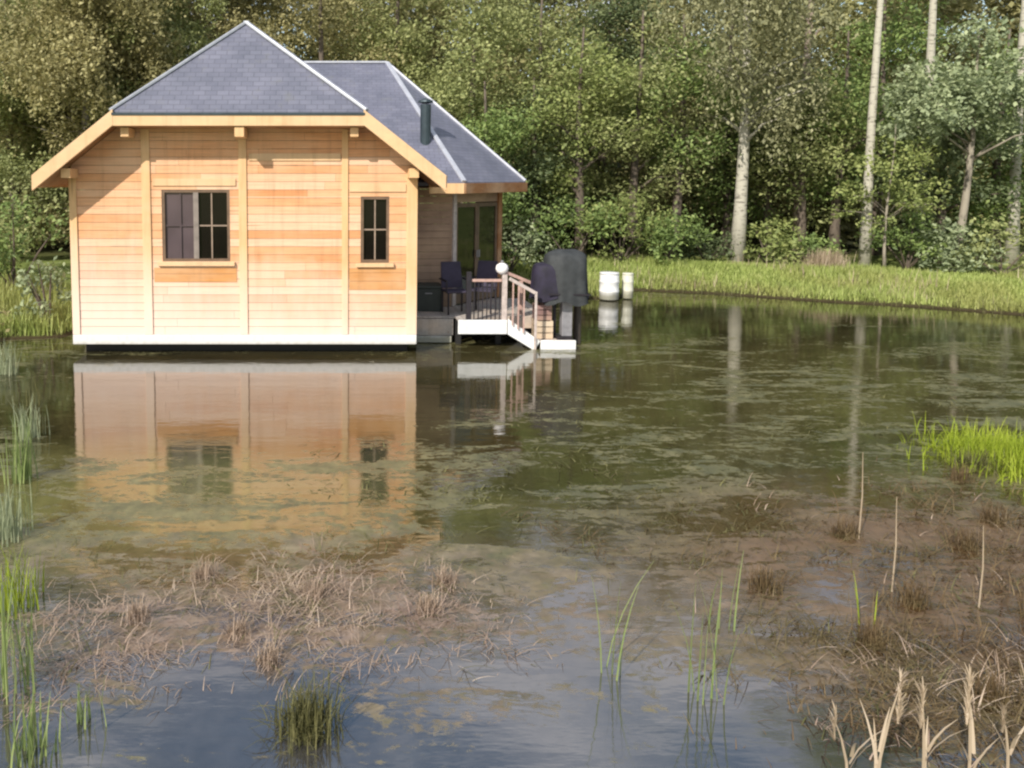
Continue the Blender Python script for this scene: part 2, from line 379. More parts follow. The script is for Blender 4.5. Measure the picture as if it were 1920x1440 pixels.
wxs = np.linspace(-30, 32, 3); wys = np.linspace(-1, 30, 3)
WX, WY = np.meshgrid(wxs, wys); WV = np.stack([WX, WY, 0*WX], -1).reshape(-1, 3)
WI = np.arange(9).reshape(3, 3)
WF = np.stack([WI[:-1, :-1], WI[:-1, 1:], WI[1:, 1:], WI[1:, :-1]], -1).reshape(-1, 4)
tag(raw('water', WV, WF, m), kind='structure')

SUN_EL, SUN_AZ = R(36), R(38)      # sun stands behind the viewer's left shoulder
to_sun = Vector((-math.sin(SUN_AZ)*math.cos(SUN_EL), -math.cos(SUN_AZ)*math.cos(SUN_EL), math.sin(SUN_EL)))
w = bpy.data.worlds.new('World'); scn.world = w; w.use_nodes = True
wn = w.node_tree; sky = wn.nodes.new('ShaderNodeTexSky'); sky.sky_type = 'NISHITA'; sky.sun_disc = False
sky.sun_elevation = SUN_EL; sky.sun_rotation = math.atan2(to_sun.x, to_sun.y); sky.dust_density = 0.8; sky.air_density = 1.4
bg = wn.nodes['Background']
cv = noise(wn, coords(wn, (1.0, 1.0, 2.2), src='Generated'), 2.6, 7, 0.6, 0.3)
wn.links.new(mixc(wn, ramp(wn, cv, [(0.43, (0, 0, 0)), (0.58, (0.9, 0.9, 0.9))]), sky.outputs[0], (6.3, 6.3, 6.7)), bg.inputs[0])
bg.inputs[1].default_value = 0.15
sl = bpy.data.lights.new('sun', 'SUN'); sl.energy = 5.0; sl.angle = R(0.5); sl.color = (1.0, 0.945, 0.86)
so = bpy.data.objects.new('sun', sl); col.objects.link(so); so.rotation_euler = to_sun.to_track_quat('Z', 'Y').to_euler()

# ------------------------------------------------------------------ the cabin
XC, FY, HW = -1.71, 14.0, 3.02               # centre line, front wall plane, half width
ZP, ZB = 0.34, 0.17                          # plinth top and bottom
GY0 = 13.45                                  # front edge of the roof overhang
def roof_top(u): return 4.2+(2.14-u)*0.79
cab = thing('floating_cabin', 'pale larch cabin with slate half hipped roof standing over the pond', 'cabin', (XC, 17.0, 0))
WIN = [(-3.14, -1.95, 1.64, 2.90), (0.34, 0.84, 1.62, 2.78)]
def wall_boards(y0, y1):
    mb = MB(); z = ZP+0.004; pitch = 0.142
    while z < 4.02:
        z1 = z+pitch-0.006
        cuts = sorted({z, z1, *[c for wd_ in WIN for c in wd_[2:] if z < c < z1]})
        for a, c in zip(cuts, cuts[1:]):
            spans = [(XC-HW+0.02, XC+HW-0.02)]
            for (xa, xb, za, zb) in WIN:
                if a < zb and c > za:
                    spans = [s2 for s_ in spans for s2 in ((s_[0], min(s_[1], xa)), (max(s_[0], xb), s_[1])) if s2[1]-s2[0] > 0.005]
            parts = []
            for (xa, xb) in spans:
                x = xa
                while xb-x > 2.6:
                    L = rnd.uniform(1.2, 2.4); parts.append((x, x+L-0.003)); x += L
                parts.append((x, xb))
            for (xa, xb) in parts:
                def lim(zz): return max(0.0, min(HW-0.02, 2.14+(4.2-0.2-zz)/0.79))
                def cl(x, zz): return XC+max(-lim(zz), min(lim(zz), x-XC))
                q = [(cl(xa, a), a), (cl(xb, a), a), (cl(xb, c), c), (cl(xa, c), c)]
                if q[1][0]-q[0][0] < 0.01: continue
                dy = rnd.uniform(0, 0.004)
                mb.hexa([(x_, y0+dy, z_) for x_, z_ in q], [(x_, y1, z_) for x_, z_ in q])
        z += pitch
    return mb
wall_boards(FY, FY+0.035).build('front_wall', M['board'], cab)
# side and rear walls
mb = MB()
z = ZP
while z < 3.2:
    mb.box(XC-HW, XC-HW+0.035, FY+0.04, 22.0, z, z+0.136); z += 0.142
mb.build('side_wall', M['board'], cab)
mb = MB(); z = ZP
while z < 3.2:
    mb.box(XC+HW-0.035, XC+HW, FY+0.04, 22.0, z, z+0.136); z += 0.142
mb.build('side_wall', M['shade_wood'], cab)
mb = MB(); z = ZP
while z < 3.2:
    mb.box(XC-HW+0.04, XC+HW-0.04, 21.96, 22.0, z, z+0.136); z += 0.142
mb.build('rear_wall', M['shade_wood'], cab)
# dark room behind the windows
mb = MB()
mb.box(XC-HW+0.1, XC+HW-0.1, 16.0, 16.04, 0.4, 3.1); mb.box(XC-HW+0.1, XC+HW-0.1, FY+0.06, 15.99, 3.11, 3.15); mb.box(XC-HW+0.1, XC+HW-0.1, FY+0.06, 15.99, 0.36, 0.39)
mb.build('inner_room', M['interior'], cab)
MB().box(XC-HW-0.02, XC+HW+0.02, FY-0.03, 22.02, ZB, ZP).build('plinth', M['plinth'], cab, bevel=0.008)
MB().box(XC-HW+0.12, XC+HW-0.12, FY+0.25, 21.9, -0.35, ZB-0.004).build('pontoon', M['dark'], cab)
# corner posts and vertical battens, clear of the boards by a few mm
def batten(x0, x1, z1, nm='batten'):
    MB().box(x0, x1, FY-0.022, FY-0.002, ZP+0.004, z1).build(nm, M['trim'], cab, bevel=0.004)
batten(XC-HW-0.02, XC-HW+0.11, 3.22, 'corner_post'); batten(XC+HW-0.17, XC+HW+0.02, 3.22, 'corner_post')
batten(-3.48, -3.33, 3.95); batten(-1.79, -1.65, 3.95); batten(0.01, 0.12, 3.95)
MB().box(-3.29, -1.84, FY-0.020, FY-0.002, 2.965, 3.09).build('lintel_board', M['barge'], cab, bevel=0.004)
MB().box(-1.61, -0.01, FY-0.018, FY-0.002, 3.40, 3.53).build('rail_board', M['barge'], cab, bevel=0.004)
MB().box(0.14, 1.13, FY-0.018, FY-0.002, 2.86, 3.0).build('lintel_board', M['barge'], cab, bevel=0.004)
mb = MB(); mb.box(-3.29, -1.84, FY-0.008, FY-0.002, 1.28, 1.42); mb.box(-3.29, -1.84, FY-0.008, FY-0.002, 1.426, 1.53)
mb.build('infill_board', M['infill'], cab)
mb = MB(); mb.box(0.14, 1.13, FY-0.008, FY-0.002, 1.14, 1.29); mb.box(0.14, 1.13, FY-0.008, FY-0.002, 1.296, 1.44); mb.box(0.14, 1.13, FY-0.008, FY-0.002, 1.446, 1.52)
mb.build('infill_board', M['infill'], cab)
def window(x0, x1, z0, z1, leaves):
    fr = MB(); t = 0.05; ya, yb = FY+0.012, FY+0.085
    fr.box(x0, x0+t, ya, yb, z0, z1); fr.box(x1-t, x1, ya, yb, z0, z1)
    fr.box(x0+t, x1-t, ya, yb, z1-t, z1); fr.box(x0+t, x1-t, ya, yb, z0, z0+t)
    wo = fr.build('window', M['frame'], cab)
    MB().box(x0-0.08, x1+0.08, FY-0.06, FY+0.010, z0-0.075, z0-0.004).build('sill', M['barge'], wo, bevel=0.004)
    n = len(leaves)
    wleaf = (x1-x0-2*t)/n
    for k, kind in enumerate(leaves):
        a = x0+t+k*wleaf; c = a+wleaf
        MB().box(a+0.002, c-0.002, FY+0.055, FY+0.062, z0+t, z1-t).build('pane', M['curtain_glass'] if kind == 'c' else M['glass'], wo)
        mu = MB(); zc = (z0+z1)/2; xm = (a+c)/2
        mu.box(xm-0.012, xm+0.012, FY+0.03, FY+0.05, z0+t, z1-t); mu.box(a, xm-0.013, FY+0.03, FY+0.05, zc-0.013, zc+0.013); mu.box(xm+0.013, c, FY+0.03, FY+0.05, zc-0.013, zc+0.013)
        mu.build('glazing_bar', M['curtain_glass'] if kind == 'c' else M['frame_light'], wo)
    if n > 1: MB().box((x0+x1)/2-0.045, (x0+x1)/2+0.045, FY+0.005, FY+0.029, z0+t, z1-t).build('mullion', M['mull'], wo)
M['curtain_glass'] = glass_mat('curtained_glass', (0.075, 0.055, 0.06), 0.12)
M['mull'] = plain('grey_mullion', (0.24, 0.20, 0.17), 0.5)
window(*WIN[0], ['c', 'd']); window(*WIN[1], ['d'])

# roofs: solid slabs with slates laid out in metres along the eave and up the slope
def slope(mb, pts, th=0.07):
    p = [Vector(q) for q in pts]; n = (p[1]-p[0]).cross(p[2]-p[0]).normalized()
    if n.z < 0: p.reverse(); n = -n
    e = Vector((-n.y, n.x, 0)).normalized(); up = n.cross(e)
    base = len(mb.f)
    mb.hexa([q-Vector((0, 0, th)) for q in p], p)
    if mb.uv is None: mb.uv = []
    for fc in mb.f[base:]:
        for i in fc:
            q = Vector(mb.v[i]); mb.uv.append((q.dot(e), q.dot(up)))
AP = (XC, 14.7, 5.88); BK = (XC, 22.6, 5.88)
EW = 3.46; ez = roof_top(EW)
mb = MB()
slope(mb, [(XC-2.14, GY0, 4.2), (XC+2.14, GY0, 4.2), AP])
for s_ in (-1, 1):
    slope(mb, [(XC+s_*EW, GY0, ez), (XC+s_*2.14, GY0, 4.2), AP, BK, (XC+s_*EW, 22.6, ez)])
roof = mb.build('roof', M['slate'], cab)
C1, C2, C3, C4, WA = (2.41, 15.75, 3.03), (4.03, 17.55, 3.05), (4.03, 20.85, 3.05), (2.41, 22.65, 3.03), (1.08, 19.2, 5.84)
mb = MB()
slope(mb, [(-1.4, 15.75, 3.03), C1, WA, (-1.4, 19.2, 5.84)])
slope(mb, [C1, C2, WA]); slope(mb, [C2, C3, WA]); slope(mb, [C3, C4, WA])
slope(mb, [C4, (-1.4, 22.65, 3.03), (-1.4, 19.2, 5.84), WA])
wroof = mb.build('wing_roof', M['slate'], cab)
def cap(a, c, par, r=0.055):
    a, c = Vector(a), Vector(c)
    MB().bar(a+Vector((0, 0, 0.02)), c+Vector((0, 0, 0.02)), r*2, 0.05).build('ridge_cap', M['cap'], par, bevel=0.01)
cap((XC-2.14, GY0, 4.2), AP, roof, 0.035); cap((XC+2.14, GY0, 4.2), AP, roof); cap(AP, BK, roof, 0.05)
cap(C1, WA, wroof, 0.05); cap(C2, WA, wroof, 0.04); cap((-1.4, 19.2, 5.84), WA, wroof, 0.04)
st = MB().lathe((1.75, 16.8, 3.4), [(0.11, 0), (0.11, 1.22), (0.10, 1.24)], 16).build('stovepipe', M['zinc'], wroof, smooth=False)
MB().lathe((1.75, 16.8, 4.66), [(0.07, 0), (0.16, 0.02), (0.15, 0.06), (0.03, 0.11)], 16).build('cowl', M['zinc'], st)
# boards along the roof edges
def edge_board(a, c, h, nm, mat, th=0.045, drop=0.02):
    a, c = Vector(a), Vector(c); n = Vector((c.y-a.y, -(c.x-a.x), 0)).normalized()*th
    dz = Vector((0, 0, -drop)); hz = Vector((0, 0, -h))
    return MB().hexa([a+dz+hz, c+dz+hz, c+dz+hz+n, a+dz+hz+n], [a+dz, c+dz, c+dz+n, a+dz+n]).build(nm, mat, cab, bevel=0.005)
edge_board((XC-2.10, GY0, 4.2), (XC+2.10, GY0, 4.2), 0.19, 'fascia', M['barge'], drop=0.05)
MB().box(XC-2.10, XC+2.10, GY0-0.06, GY0-0.01, 4.135, 4.175).build('gutter', M['zinc'], cab)
for s_ in (-1, 1):
    a = (XC+s_*2.08, GY0, roof_top(2.08)); c = (XC+s_*EW, GY0, ez)
    if s_ > 0: a, c = a, c
    else: a, c = c, a
    edge_board(a, c, 0.26, 'bargeboard', M['barge'], th=0.05, drop=0.015)
    # soffit under the sloping overhang
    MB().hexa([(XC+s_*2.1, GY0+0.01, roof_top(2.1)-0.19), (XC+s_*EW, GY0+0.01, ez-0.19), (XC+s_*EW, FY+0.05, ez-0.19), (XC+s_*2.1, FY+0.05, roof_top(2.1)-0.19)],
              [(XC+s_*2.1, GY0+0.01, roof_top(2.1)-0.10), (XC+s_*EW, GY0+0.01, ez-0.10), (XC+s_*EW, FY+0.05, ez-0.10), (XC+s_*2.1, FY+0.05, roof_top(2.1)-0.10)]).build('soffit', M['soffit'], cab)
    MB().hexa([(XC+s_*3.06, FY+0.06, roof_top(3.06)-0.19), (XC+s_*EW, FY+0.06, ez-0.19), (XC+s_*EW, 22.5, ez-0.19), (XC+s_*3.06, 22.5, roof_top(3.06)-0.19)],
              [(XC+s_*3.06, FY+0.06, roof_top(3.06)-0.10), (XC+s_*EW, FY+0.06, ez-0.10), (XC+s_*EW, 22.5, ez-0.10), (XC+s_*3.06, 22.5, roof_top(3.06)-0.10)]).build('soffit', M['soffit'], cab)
    MB().box(*sorted((XC+s_*2.86, XC+s_*3.02)), GY0+0.10, FY-0.03, 3.10, 3.26).build('purlin', M['trim'], cab, bevel=0.006)
    MB().box(*sorted((XC+s_*1.86, XC+s_*2.0)), GY0+0.10, FY-0.03, 3.79, 3.945).build('purlin', M['trim'], cab, bevel=0.006)
    edge_board(*(((XC+EW, GY0+0.06, ez), (XC+EW, 22.5, ez)) if s_ > 0 else ((XC-EW, 22.5, ez), (XC-EW, GY0+0.06, ez))), 0.2, 'eave_board', M['barge'], th=0.03)
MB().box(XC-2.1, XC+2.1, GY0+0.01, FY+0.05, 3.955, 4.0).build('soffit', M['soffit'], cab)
MB().box(XC-0.07, XC+0.09, GY0-0.01, FY-0.03, 3.78, 3.95).build('purlin', M['trim'], cab, bevel=0.006)
# wing: walls, glazed corner door, eave boards
edge_board((1.72, 15.75, 3.03), C1, 0.2, 'fascia', M['trim'], th=0.04)
edge_board(C1, C2, 0.2, 'fascia', M['soffit'], th=0.04); edge_board(C2, C3, 0.2, 'fascia', M['soffit'], th=0.04)  # darker boards paint the shade on fascias turned from the sun
W1, W2 = Vector((2.28, 16.3, 0)), Vector((3.50, 17.66, 0))
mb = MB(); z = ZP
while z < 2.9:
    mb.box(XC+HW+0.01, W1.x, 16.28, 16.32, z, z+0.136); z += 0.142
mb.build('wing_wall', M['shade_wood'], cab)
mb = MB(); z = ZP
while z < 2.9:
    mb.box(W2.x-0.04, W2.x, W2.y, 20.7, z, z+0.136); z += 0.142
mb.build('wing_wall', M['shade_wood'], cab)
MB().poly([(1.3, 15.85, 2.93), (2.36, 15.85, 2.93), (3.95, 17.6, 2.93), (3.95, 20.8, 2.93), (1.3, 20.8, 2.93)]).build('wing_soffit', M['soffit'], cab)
d = (W2-W1); L = d.length; d.normalize(); nn = Vector((d.y, -d.x, 0))
def on_facet(u0, u1, z0, z1, off, th, nm, mat, par):
    a = W1+d*u0+nn*off; c = W1+d*u1+nn*off; t_ = nn*th; z_0, z_1 = Vector((0, 0, z0)), Vector((0, 0, z1))
    return MB().hexa([a+z_0, c+z_0, c+z_0-t_, a+z_0-t_], [a+z_1, c+z_1, c+z_1-t_, a+z_1-t_]).build(nm, mat, par, bevel=0.004)
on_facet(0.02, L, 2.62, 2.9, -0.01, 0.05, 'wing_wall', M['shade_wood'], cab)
on_facet(-0.03, 0.09, 0.5, 2.92, 0.03, 0.1, 'corner_post', M['rail'], cab)
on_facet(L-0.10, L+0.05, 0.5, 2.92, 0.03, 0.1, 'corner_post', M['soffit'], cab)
for u0, u1 in ((0.10, L/2-0.005), (L/2+0.005, L-0.11)):
    dr = MB()
    def add(ua, ub, za, zb, off=0.0, th=0.05):
        a = W1+d*ua+nn*off; c = W1+d*ub+nn*off; t_ = nn*th
        dr.hexa([a+Vector((0, 0, za)), c+Vector((0, 0, za)), c+Vector((0, 0, za))-t_, a+Vector((0, 0, za))-t_], [a+Vector((0, 0, zb)), c+Vector((0, 0, zb)), c+Vector((0, 0, zb))-t_, a+Vector((0, 0, zb))-t_])
    add(u0, u0+0.07, 0.52, 2.6); add(u1-0.07, u1, 0.52, 2.6); add(u0+0.071, u1-0.071, 2.52, 2.6); add(u0+0.071, u1-0.071, 0.52, 0.72)
    do = dr.build('door', M['frame'], cab)
    on_facet(u0+0.07, u1-0.07, 0.72, 2.52, -0.02, 0.01, 'pane', M['glass_green'], do)
    hx = W1+d*(u1-0.035 if u0 < 0.5 else u0+0.035)+nn*0.03
    MB().bar(hx+Vector((0, 0, 1.45)), hx+Vector((0, 0, 1.6)), 0.025, 0.025).build('handle', M['grey_metal'], do)
MB().box(1.34, 3.4, 18.0, 20.6, -0.3, 0.5).build('wing_pontoon', M['dark'], cab)

# ------------------------------------------------------------------ the deck, its rail and the boarding steps
deck = thing('wooden_deck', 'grey boarded deck with white edge beside the cabin wall, railed on the pond side', 'deck', (2.4, 15.8, 0))
mb = MB(); x = 1.42
while x < 3.95:
    mb.box(x, min(x+0.118, 3.98), 15.05 if x < 2.1 or x > 3.02 else 14.46, 16.26 if x < 2.25 else 17.5, 0.455, 0.485); x += 0.125
mb.build('deck_boards', M['grey_deck'], deck)
MB().box(1.42, 2.12, 14.98, 15.03, 0.14, 0.45).build('skirt_board', M['grey_deck'], deck, bevel=0.006)  # grey boards stand in for shade on this base
MB().box(1.42, 2.08, 14.90, 15.03, 0.015, 0.135).build('sunlit_strip', M['white_paint'], deck, bevel=0.008)  # white strip painted as sunlight along the foot of the base
MB().box(2.13, 3.02, 14.40, 14.45, 0.27, 0.53).build('edge_beam', M['white_paint'], deck, bevel=0.008)
MB().box(3.03, 3.98, 15.0, 15.045, 0.27, 0.50).build('edge_beam', M['grey_deck'], deck, bevel=0.006)
for x, y in ((2.2, 14.9), (2.95, 14.9), (3.85, 15.3), (1.5, 15.5)): MB().box(x-0.05, x+0.05, y-0.05, y+0.05, -0.5, 0.44).build('pile', M['dark'], deck)
MB().box(2.0, 3.9, 15.9, 17.4, -0.3, 0.2).build('float_box', M['dark'], deck)
for x, zt, mt in ((2.33, 1.40, 'iron'), (2.98, 1.36, 'rail')):
    MB().box(x-0.045, x+0.045, 14.46, 14.55, 0.488, zt).build('rail_post', M[mt], deck, bevel=0.006)
MB().box(2.38, 2.93, 14.48, 14.53, 1.22, 1.27).build('handrail', M['pinkwood'], deck, bevel=0.005)
for k in range(7):
    x = 2.43+k*0.078
    MB().box(x-0.01, x+0.01, 14.495, 14.515, 0.488, 1.217).build('baluster', M['iron'], deck)

steps = thing('boarding_steps', 'white painted boarding steps running down to a low landing at the water', 'steps', (3.6, 14.8, 0))
for y0 in (14.36, 15.22):
    MB().hexa([(3.03, y0, 0.27), (3.52, y0, -0.03), (3.52, y0+0.045, -0.03), (3.03, y0+0.045, 0.27)], [(3.03, y0, 0.56), (3.62, y0, 0.145), (3.62, y0+0.045, 0.145), (3.03, y0+0.045, 0.56)]).build('stringer', M['clean_white'], steps, bevel=0.008)
for k, (x, z) in enumerate(((3.06, 0.40), (3.24, 0.27))): MB().box(x, x+0.19, 14.41, 15.21, z-0.03, z).build('tread', M['grey_deck'], steps, bevel=0.004)
MB().box(3.63, 4.27, 14.355, 14.41, -0.06, 0.16).build('landing_edge', M['clean_white'], steps, bevel=0.008)
mb = MB(); x = 3.5
while x < 4.24: mb.box(x, min(x+0.12, 4.26), 14.412, 15.21, 0.10, 0.135); x += 0.126
mb.build('landing_boards', M['grey_deck'], steps)
for x in (3.46, 3.93): MB().box(x-0.035, x+0.035, 15.27, 15.34, -0.4, 1.14 if x < 3.6 else 1.0).build('rail_post', M['pinkwood'], steps, bevel=0.005)
MB().box(3.50, 3.54, 14.315, 14.355, 0.0, 1.06).build('rail_post', M['rail'], steps, bevel=0.005)
MB().bar((3.03, 14.32, 1.30), (3.50, 14.33, 1.04), 0.045, 0.06).build('handrail', M['rail'], steps, bevel=0.005)
MB().bar((3.03, 15.30, 1.36), (3.95, 15.30, 0.98), 0.045, 0.06).build('handrail', M['pinkwood'], steps, bevel=0.005)
for k in range(3): MB().bar((3.10+k*0.1, 14.32, 0.45-k*0.07), (3.10+k*0.1, 14.32, 1.25-k*0.055), 0.025, 0.025).build('baluster', M['pinkwood'], steps)

lan = thing('globe_lantern', 'round white lantern on top of the pale rail post beside the steps', 'lantern', (2.93, 14.505, 1.36))
MB().lathe((2.93, 14.505, 1.34), [(0.03, 0.02), (0.05, 0.03), (0.10, 0.065), (0.118, 0.125), (0.10, 0.185), (0.05, 0.22), (0.02, 0.226)], 20).build('globe', M['lamp'], lan, smooth=True)
MB().lathe((2.93, 14.505, 1.362), [(0.05, 0), (0.05, 0.02), (0.03, 0.03)], 12).build('base', M['grey_metal'], lan)
MB().lathe((2.93, 14.505, 1.565), [(0.03, 0), (0.03, 0.03), (0.008, 0.05)], 12).build('finial', M['grey_metal'], lan)

def crate(loc, sx_, sy_, h, mat, label):
    r = thing('wooden_crate', label, 'crate', loc)
    x, y, z = loc
    for dx in (-1, 1):
        for dy in (-1, 1):
            px_, py_ = x+dx*(sx_/2-0.03), y+dy*(sy_/2-0.03)
            MB().box(px_-0.02, px_+0.02, py_-0.02, py_+0.02, z, z+h).build('corner_batten', mat, r)
    n = max(3, int(h/0.11)); p = h/n
    for nm, y0 in (('side', y-sy_/2-0.005), ('side', y+sy_/2-0.01)):
        mb = MB()
        for k in range(n): mb.box(x-sx_/2, x+sx_/2, y0, y0+0.014, z+k*p+0.008, z+(k+1)*p-0.008)
        mb.build(nm, mat, r)
    for x0 in (x-sx_/2-0.001, x+sx_/2-0.013):
        mb = MB()
        for k in range(n): mb.box(x0, x0+0.014, y-sy_/2+0.012, y+sy_/2-0.012, z+k*p+0.008, z+(k+1)*p-0.008)
        mb.build('end', mat, r)
    mb = MB(); mb.box(x-sx_/2+0.02, x+sx_/2-0.02, y-sy_/2+0.02, y+sy_/2-0.02, z+0.02, z+0.04); mb.build('bottom', mat, r)
    return r
crate((3.76, 14.80, 0.136), 0.32, 0.32, 0.34, M['crate_pale'], 'pale wooden slatted crate standing on the landing under a reddish one')
crate((3.75, 14.80, 0.478), 0.29, 0.29, 0.30, M['crate_red'], 'reddish brown slatted crate stacked on the pale crate at the steps')

# covered barbecue: fabric cover with hanging folds over a pedestal grill
bq = thing('barbecue_grill', 'barbecue under dark navy cover on grey pedestal at the landing end', 'barbecue', (4.16, 14.72, 0.136))
def cover(cx, cy, rings, seg=40, seed=1, skew=0.0):
    rg = random.Random(seed); ph = [rg.uniform(0, 6.28) for _ in range(4)]
    mb = MB(); k = 0
    for (z, rx, ry, fold) in rings:
        for j in range(seg):
            a = 2*math.pi*j/seg; c, s_ = math.cos(a), math.sin(a)
            q = (abs(c)**3.2+abs(s_)**3.2)**(-1/3.2)
            f = 1+fold*(0.6*math.sin(7*a+ph[0])+0.4*math.sin(12*a+ph[1])+0.3*math.sin(4*a+ph[2]))
            mb.v.append((cx+rx*q*f*c+skew*(z-1.3), cy+ry*q*f*s_, z+fold*0.5*math.sin(5*a+ph[3])))
    n = len(rings)
    for i in range(n-1):
        for j in range(seg):
            q = (j+1) % seg; mb.f.append((i*seg+j, i*seg+q, (i+1)*seg+q, (i+1)*seg+j))
    mb.f.append(tuple((n-1)*seg+j for j in range(seg)))
    return mb
cover(4.04, 14.74, [(0.88, 0.51, 0.30, 0.085), (1.0, 0.505, 0.30, 0.05), (1.25, 0.50, 0.29, 0.025), (1.42, 0.49, 0.285, 0.015), (1.50, 0.47, 0.27, 0.012), (1.535, 0.42, 0.25, 0.012)], seg=96, seed=3).build('cover', M['navy'], bq, smooth=True)
cover(4.14, 14.72, [(0.82, 0.42, 0.33, 0.085), (0.95, 0.40, 0.325, 0.06), (1.15, 0.385, 0.32, 0.045), (1.4, 0.38, 0.31, 0.03), (1.6, 0.375, 0.30, 0.022), (1.70, 0.355, 0.27, 0.02), (1.745, 0.30, 0.21, 0.02), (1.79, 0.20, 0.12, 0.015)], seg=96, seed=8).build('lid_cover', M['greyfab'], bq, smooth=True)
MB().bar((3.76, 14.40, 1.0), (4.53, 14.40, 0.99), 0.012, 0.03).build('drawstring', M['iron'], bq)
MB().box(4.08, 4.27, 14.62, 14.80, 0.19, 1.0).build('pedestal', M['grey_metal'], bq, bevel=0.01)
MB().box(3.98, 4.26, 14.55, 14.92, 0.138, 0.186).build('base_plate', M['iron'], bq, bevel=0.006)
MB().bar((3.98, 14.8, 0.19), (3.98, 14.8, 0.95), 0.05, 0.05).build('leg', M['iron'], bq)

mo = thing('mooring_post', 'dark wooden mooring post in the water at the end of the landing', 'post', (4.46, 14.95, -0.5))
MB().tube([(4.46, 14.95, -0.5), (4.46, 14.95, 0.3), (4.455, 14.95, 0.86)], [0.075, 0.07, 0.065], 12).build('shaft', M['mooring'], mo)
MB().lathe((4.455, 14.95, 0.861), [(0.07, 0), (0.075, 0.02), (0.03, 0.05)], 12).build('cap', M['iron'], mo)
# deck furniture
def chair(x, y, rz, label):
    r = thing('garden_chair', label, 'chair', (0, 0, 0), 'dark chairs on the deck')
    MB().box(-0.22, 0.22, -0.22, 0.22, 0.42, 0.46).build('seat', M['chair'], r, bevel=0.01)
    MB().hexa([(-0.22, 0.20, 0.47), (0.22, 0.20, 0.47), (0.22, 0.235, 0.47), (-0.22, 0.235, 0.47)], [(-0.2, 0.32, 0.98), (0.2, 0.32, 0.98), (0.2, 0.35, 0.98), (-0.2, 0.35, 0.98)]).build('backrest', M['chair'], r, bevel=0.01)
    for sx_ in (-1, 1):
        for sy_ in (-1, 1): MB().bar((sx_*0.2, sy_*0.2, 0), (sx_*0.2, sy_*0.19, 0.42), 0.03, 0.03).build('leg', M['iron'], r)
        MB().bar((sx_*0.235, -0.2, 0.65), (sx_*0.235, 0.25, 0.66), 0.04, 0.025).build('armrest', M['iron'], r)
        MB().bar((sx_*0.235, -0.19, 0.42), (sx_*0.235, -0.19, 0.64), 0.025, 0.025).build('arm_support', M['iron'], r)
    r.location = (x, y, 0.486); r.rotation_euler.z = rz
chair(2.22, 15.45, R(10), 'dark violet garden chair on the deck nearest the cabin wall')
chair(2.80, 15.65, R(-25), 'dark garden chair on the deck in front of the glazed doors, beside the lantern')
ch = thing('storage_chest', 'low dark green storage chest on the deck against the shaded wall', 'chest', (1.72, 15.9, 0.486))
MB().box(1.44, 1.98, 15.65, 16.2, 0.487, 0.94).build('body', M['chest'], ch, bevel=0.01)
MB().box(1.42, 2.0, 15.63, 16.22, 0.942, 1.0).build('lid', M['chest'], ch, bevel=0.015)
MB().bar((1.65, 15.63, 0.85), (1.79, 15.63, 0.85), 0.02, 0.02).build('handle', M['grey_metal'], ch)

def drum(loc, r, h, mat, label):
    t = thing('plastic_drum', label, 'drum', loc, 'white drums at the water edge')
    pr = [(r*0.93, 0), (r, 0.03), (r, h*0.28), (r*1.05, h*0.31), (r*1.05, h*0.35), (r, h*0.38), (r, h*0.66), (r*1.05, h*0.69), (r*1.05, h*0.73), (r, h*0.76), (r, h*0.96), (r*0.94, h)]
    MB().lathe(loc, pr, 28).build('body', mat, t, smooth=True)
    MB().lathe((loc[0], loc[1], loc[2]+h+0.001), [(r*1.0, 0), (r*1.02, 0.02), (r*0.98, 0.045), (r*0.5, 0.05)], 28).build('lid', mat, t, smooth=True)
drum((6.93, 20.55, 0.02), 0.24, 0.66, M['drum'], 'wide white plastic drum at the pond edge beyond the landing')
drum((7.48, 20.75, 0.02), 0.14, 0.62, M['drum_cream'], 'narrow cream drum at the pond edge beside a wider white drum')

# ------------------------------------------------------------------ vegetation
rg = np.random.default_rng(11)
def leaves(cent, size, droop=0.0, up=0.35, aspect=0.55):
    """one quad per leaf: rhombus, random facing with a pull upwards and outwards"""
    n = len(cent)
    nrm = rg.normal(size=(n, 3)); nrm[:, 2] = np.abs(nrm[:, 2])+up; nrm[:, 1] -= 0.25
    nrm /= np.linalg.norm(nrm, axis=1, keepdims=True)
    t = rg.normal(size=(n, 3)); t[:, 2] -= droop*2.0
    t -= nrm*(t*nrm).sum(1, keepdims=True); t /= np.linalg.norm(t, axis=1, keepdims=True)+1e-9
    bt = np.cross(nrm, t)
    s = (size*rg.uniform(0.4, 1.6, size=n))[:, None]
    V = np.stack([cent-t*s*0.5, cent+bt*s*aspect*0.5+nrm*s*0.08, cent+t*s*0.5, cent-bt*s*aspect*0.5+nrm*s*0.08], 1).reshape(-1, 3)
    return V, np.arange(4*n).reshape(n, 4)
def clump_points(c, r, n, shell=0.55):
    p = rg.normal(size=(n, 3)); p /= np.linalg.norm(p, axis=1, keepdims=True)
    rad = (shell+(1-shell)*rg.random(n))[:, None]*(1+0.25*rg.normal(size=(n, 1)))
    return np.array(c)+p*rad*np.array(r)
def crown_points(clumps, per, strands=0.0):
    out = []
    for (c, r) in clumps:
        k = max(8, int(per*(r[0]*r[2])**0.9)); p = clump_points(c, r, k)
        if strands:
            q = clump_points(c, r, k//3)
            for j in range(6):
                out.append(q+np.stack([rg.normal(size=len(q))*0.05, rg.normal(size=len(q))*0.05, -strands*(j+rg.random(len(q)))], 1))
        out.append(p)
    return np.concatenate(out)
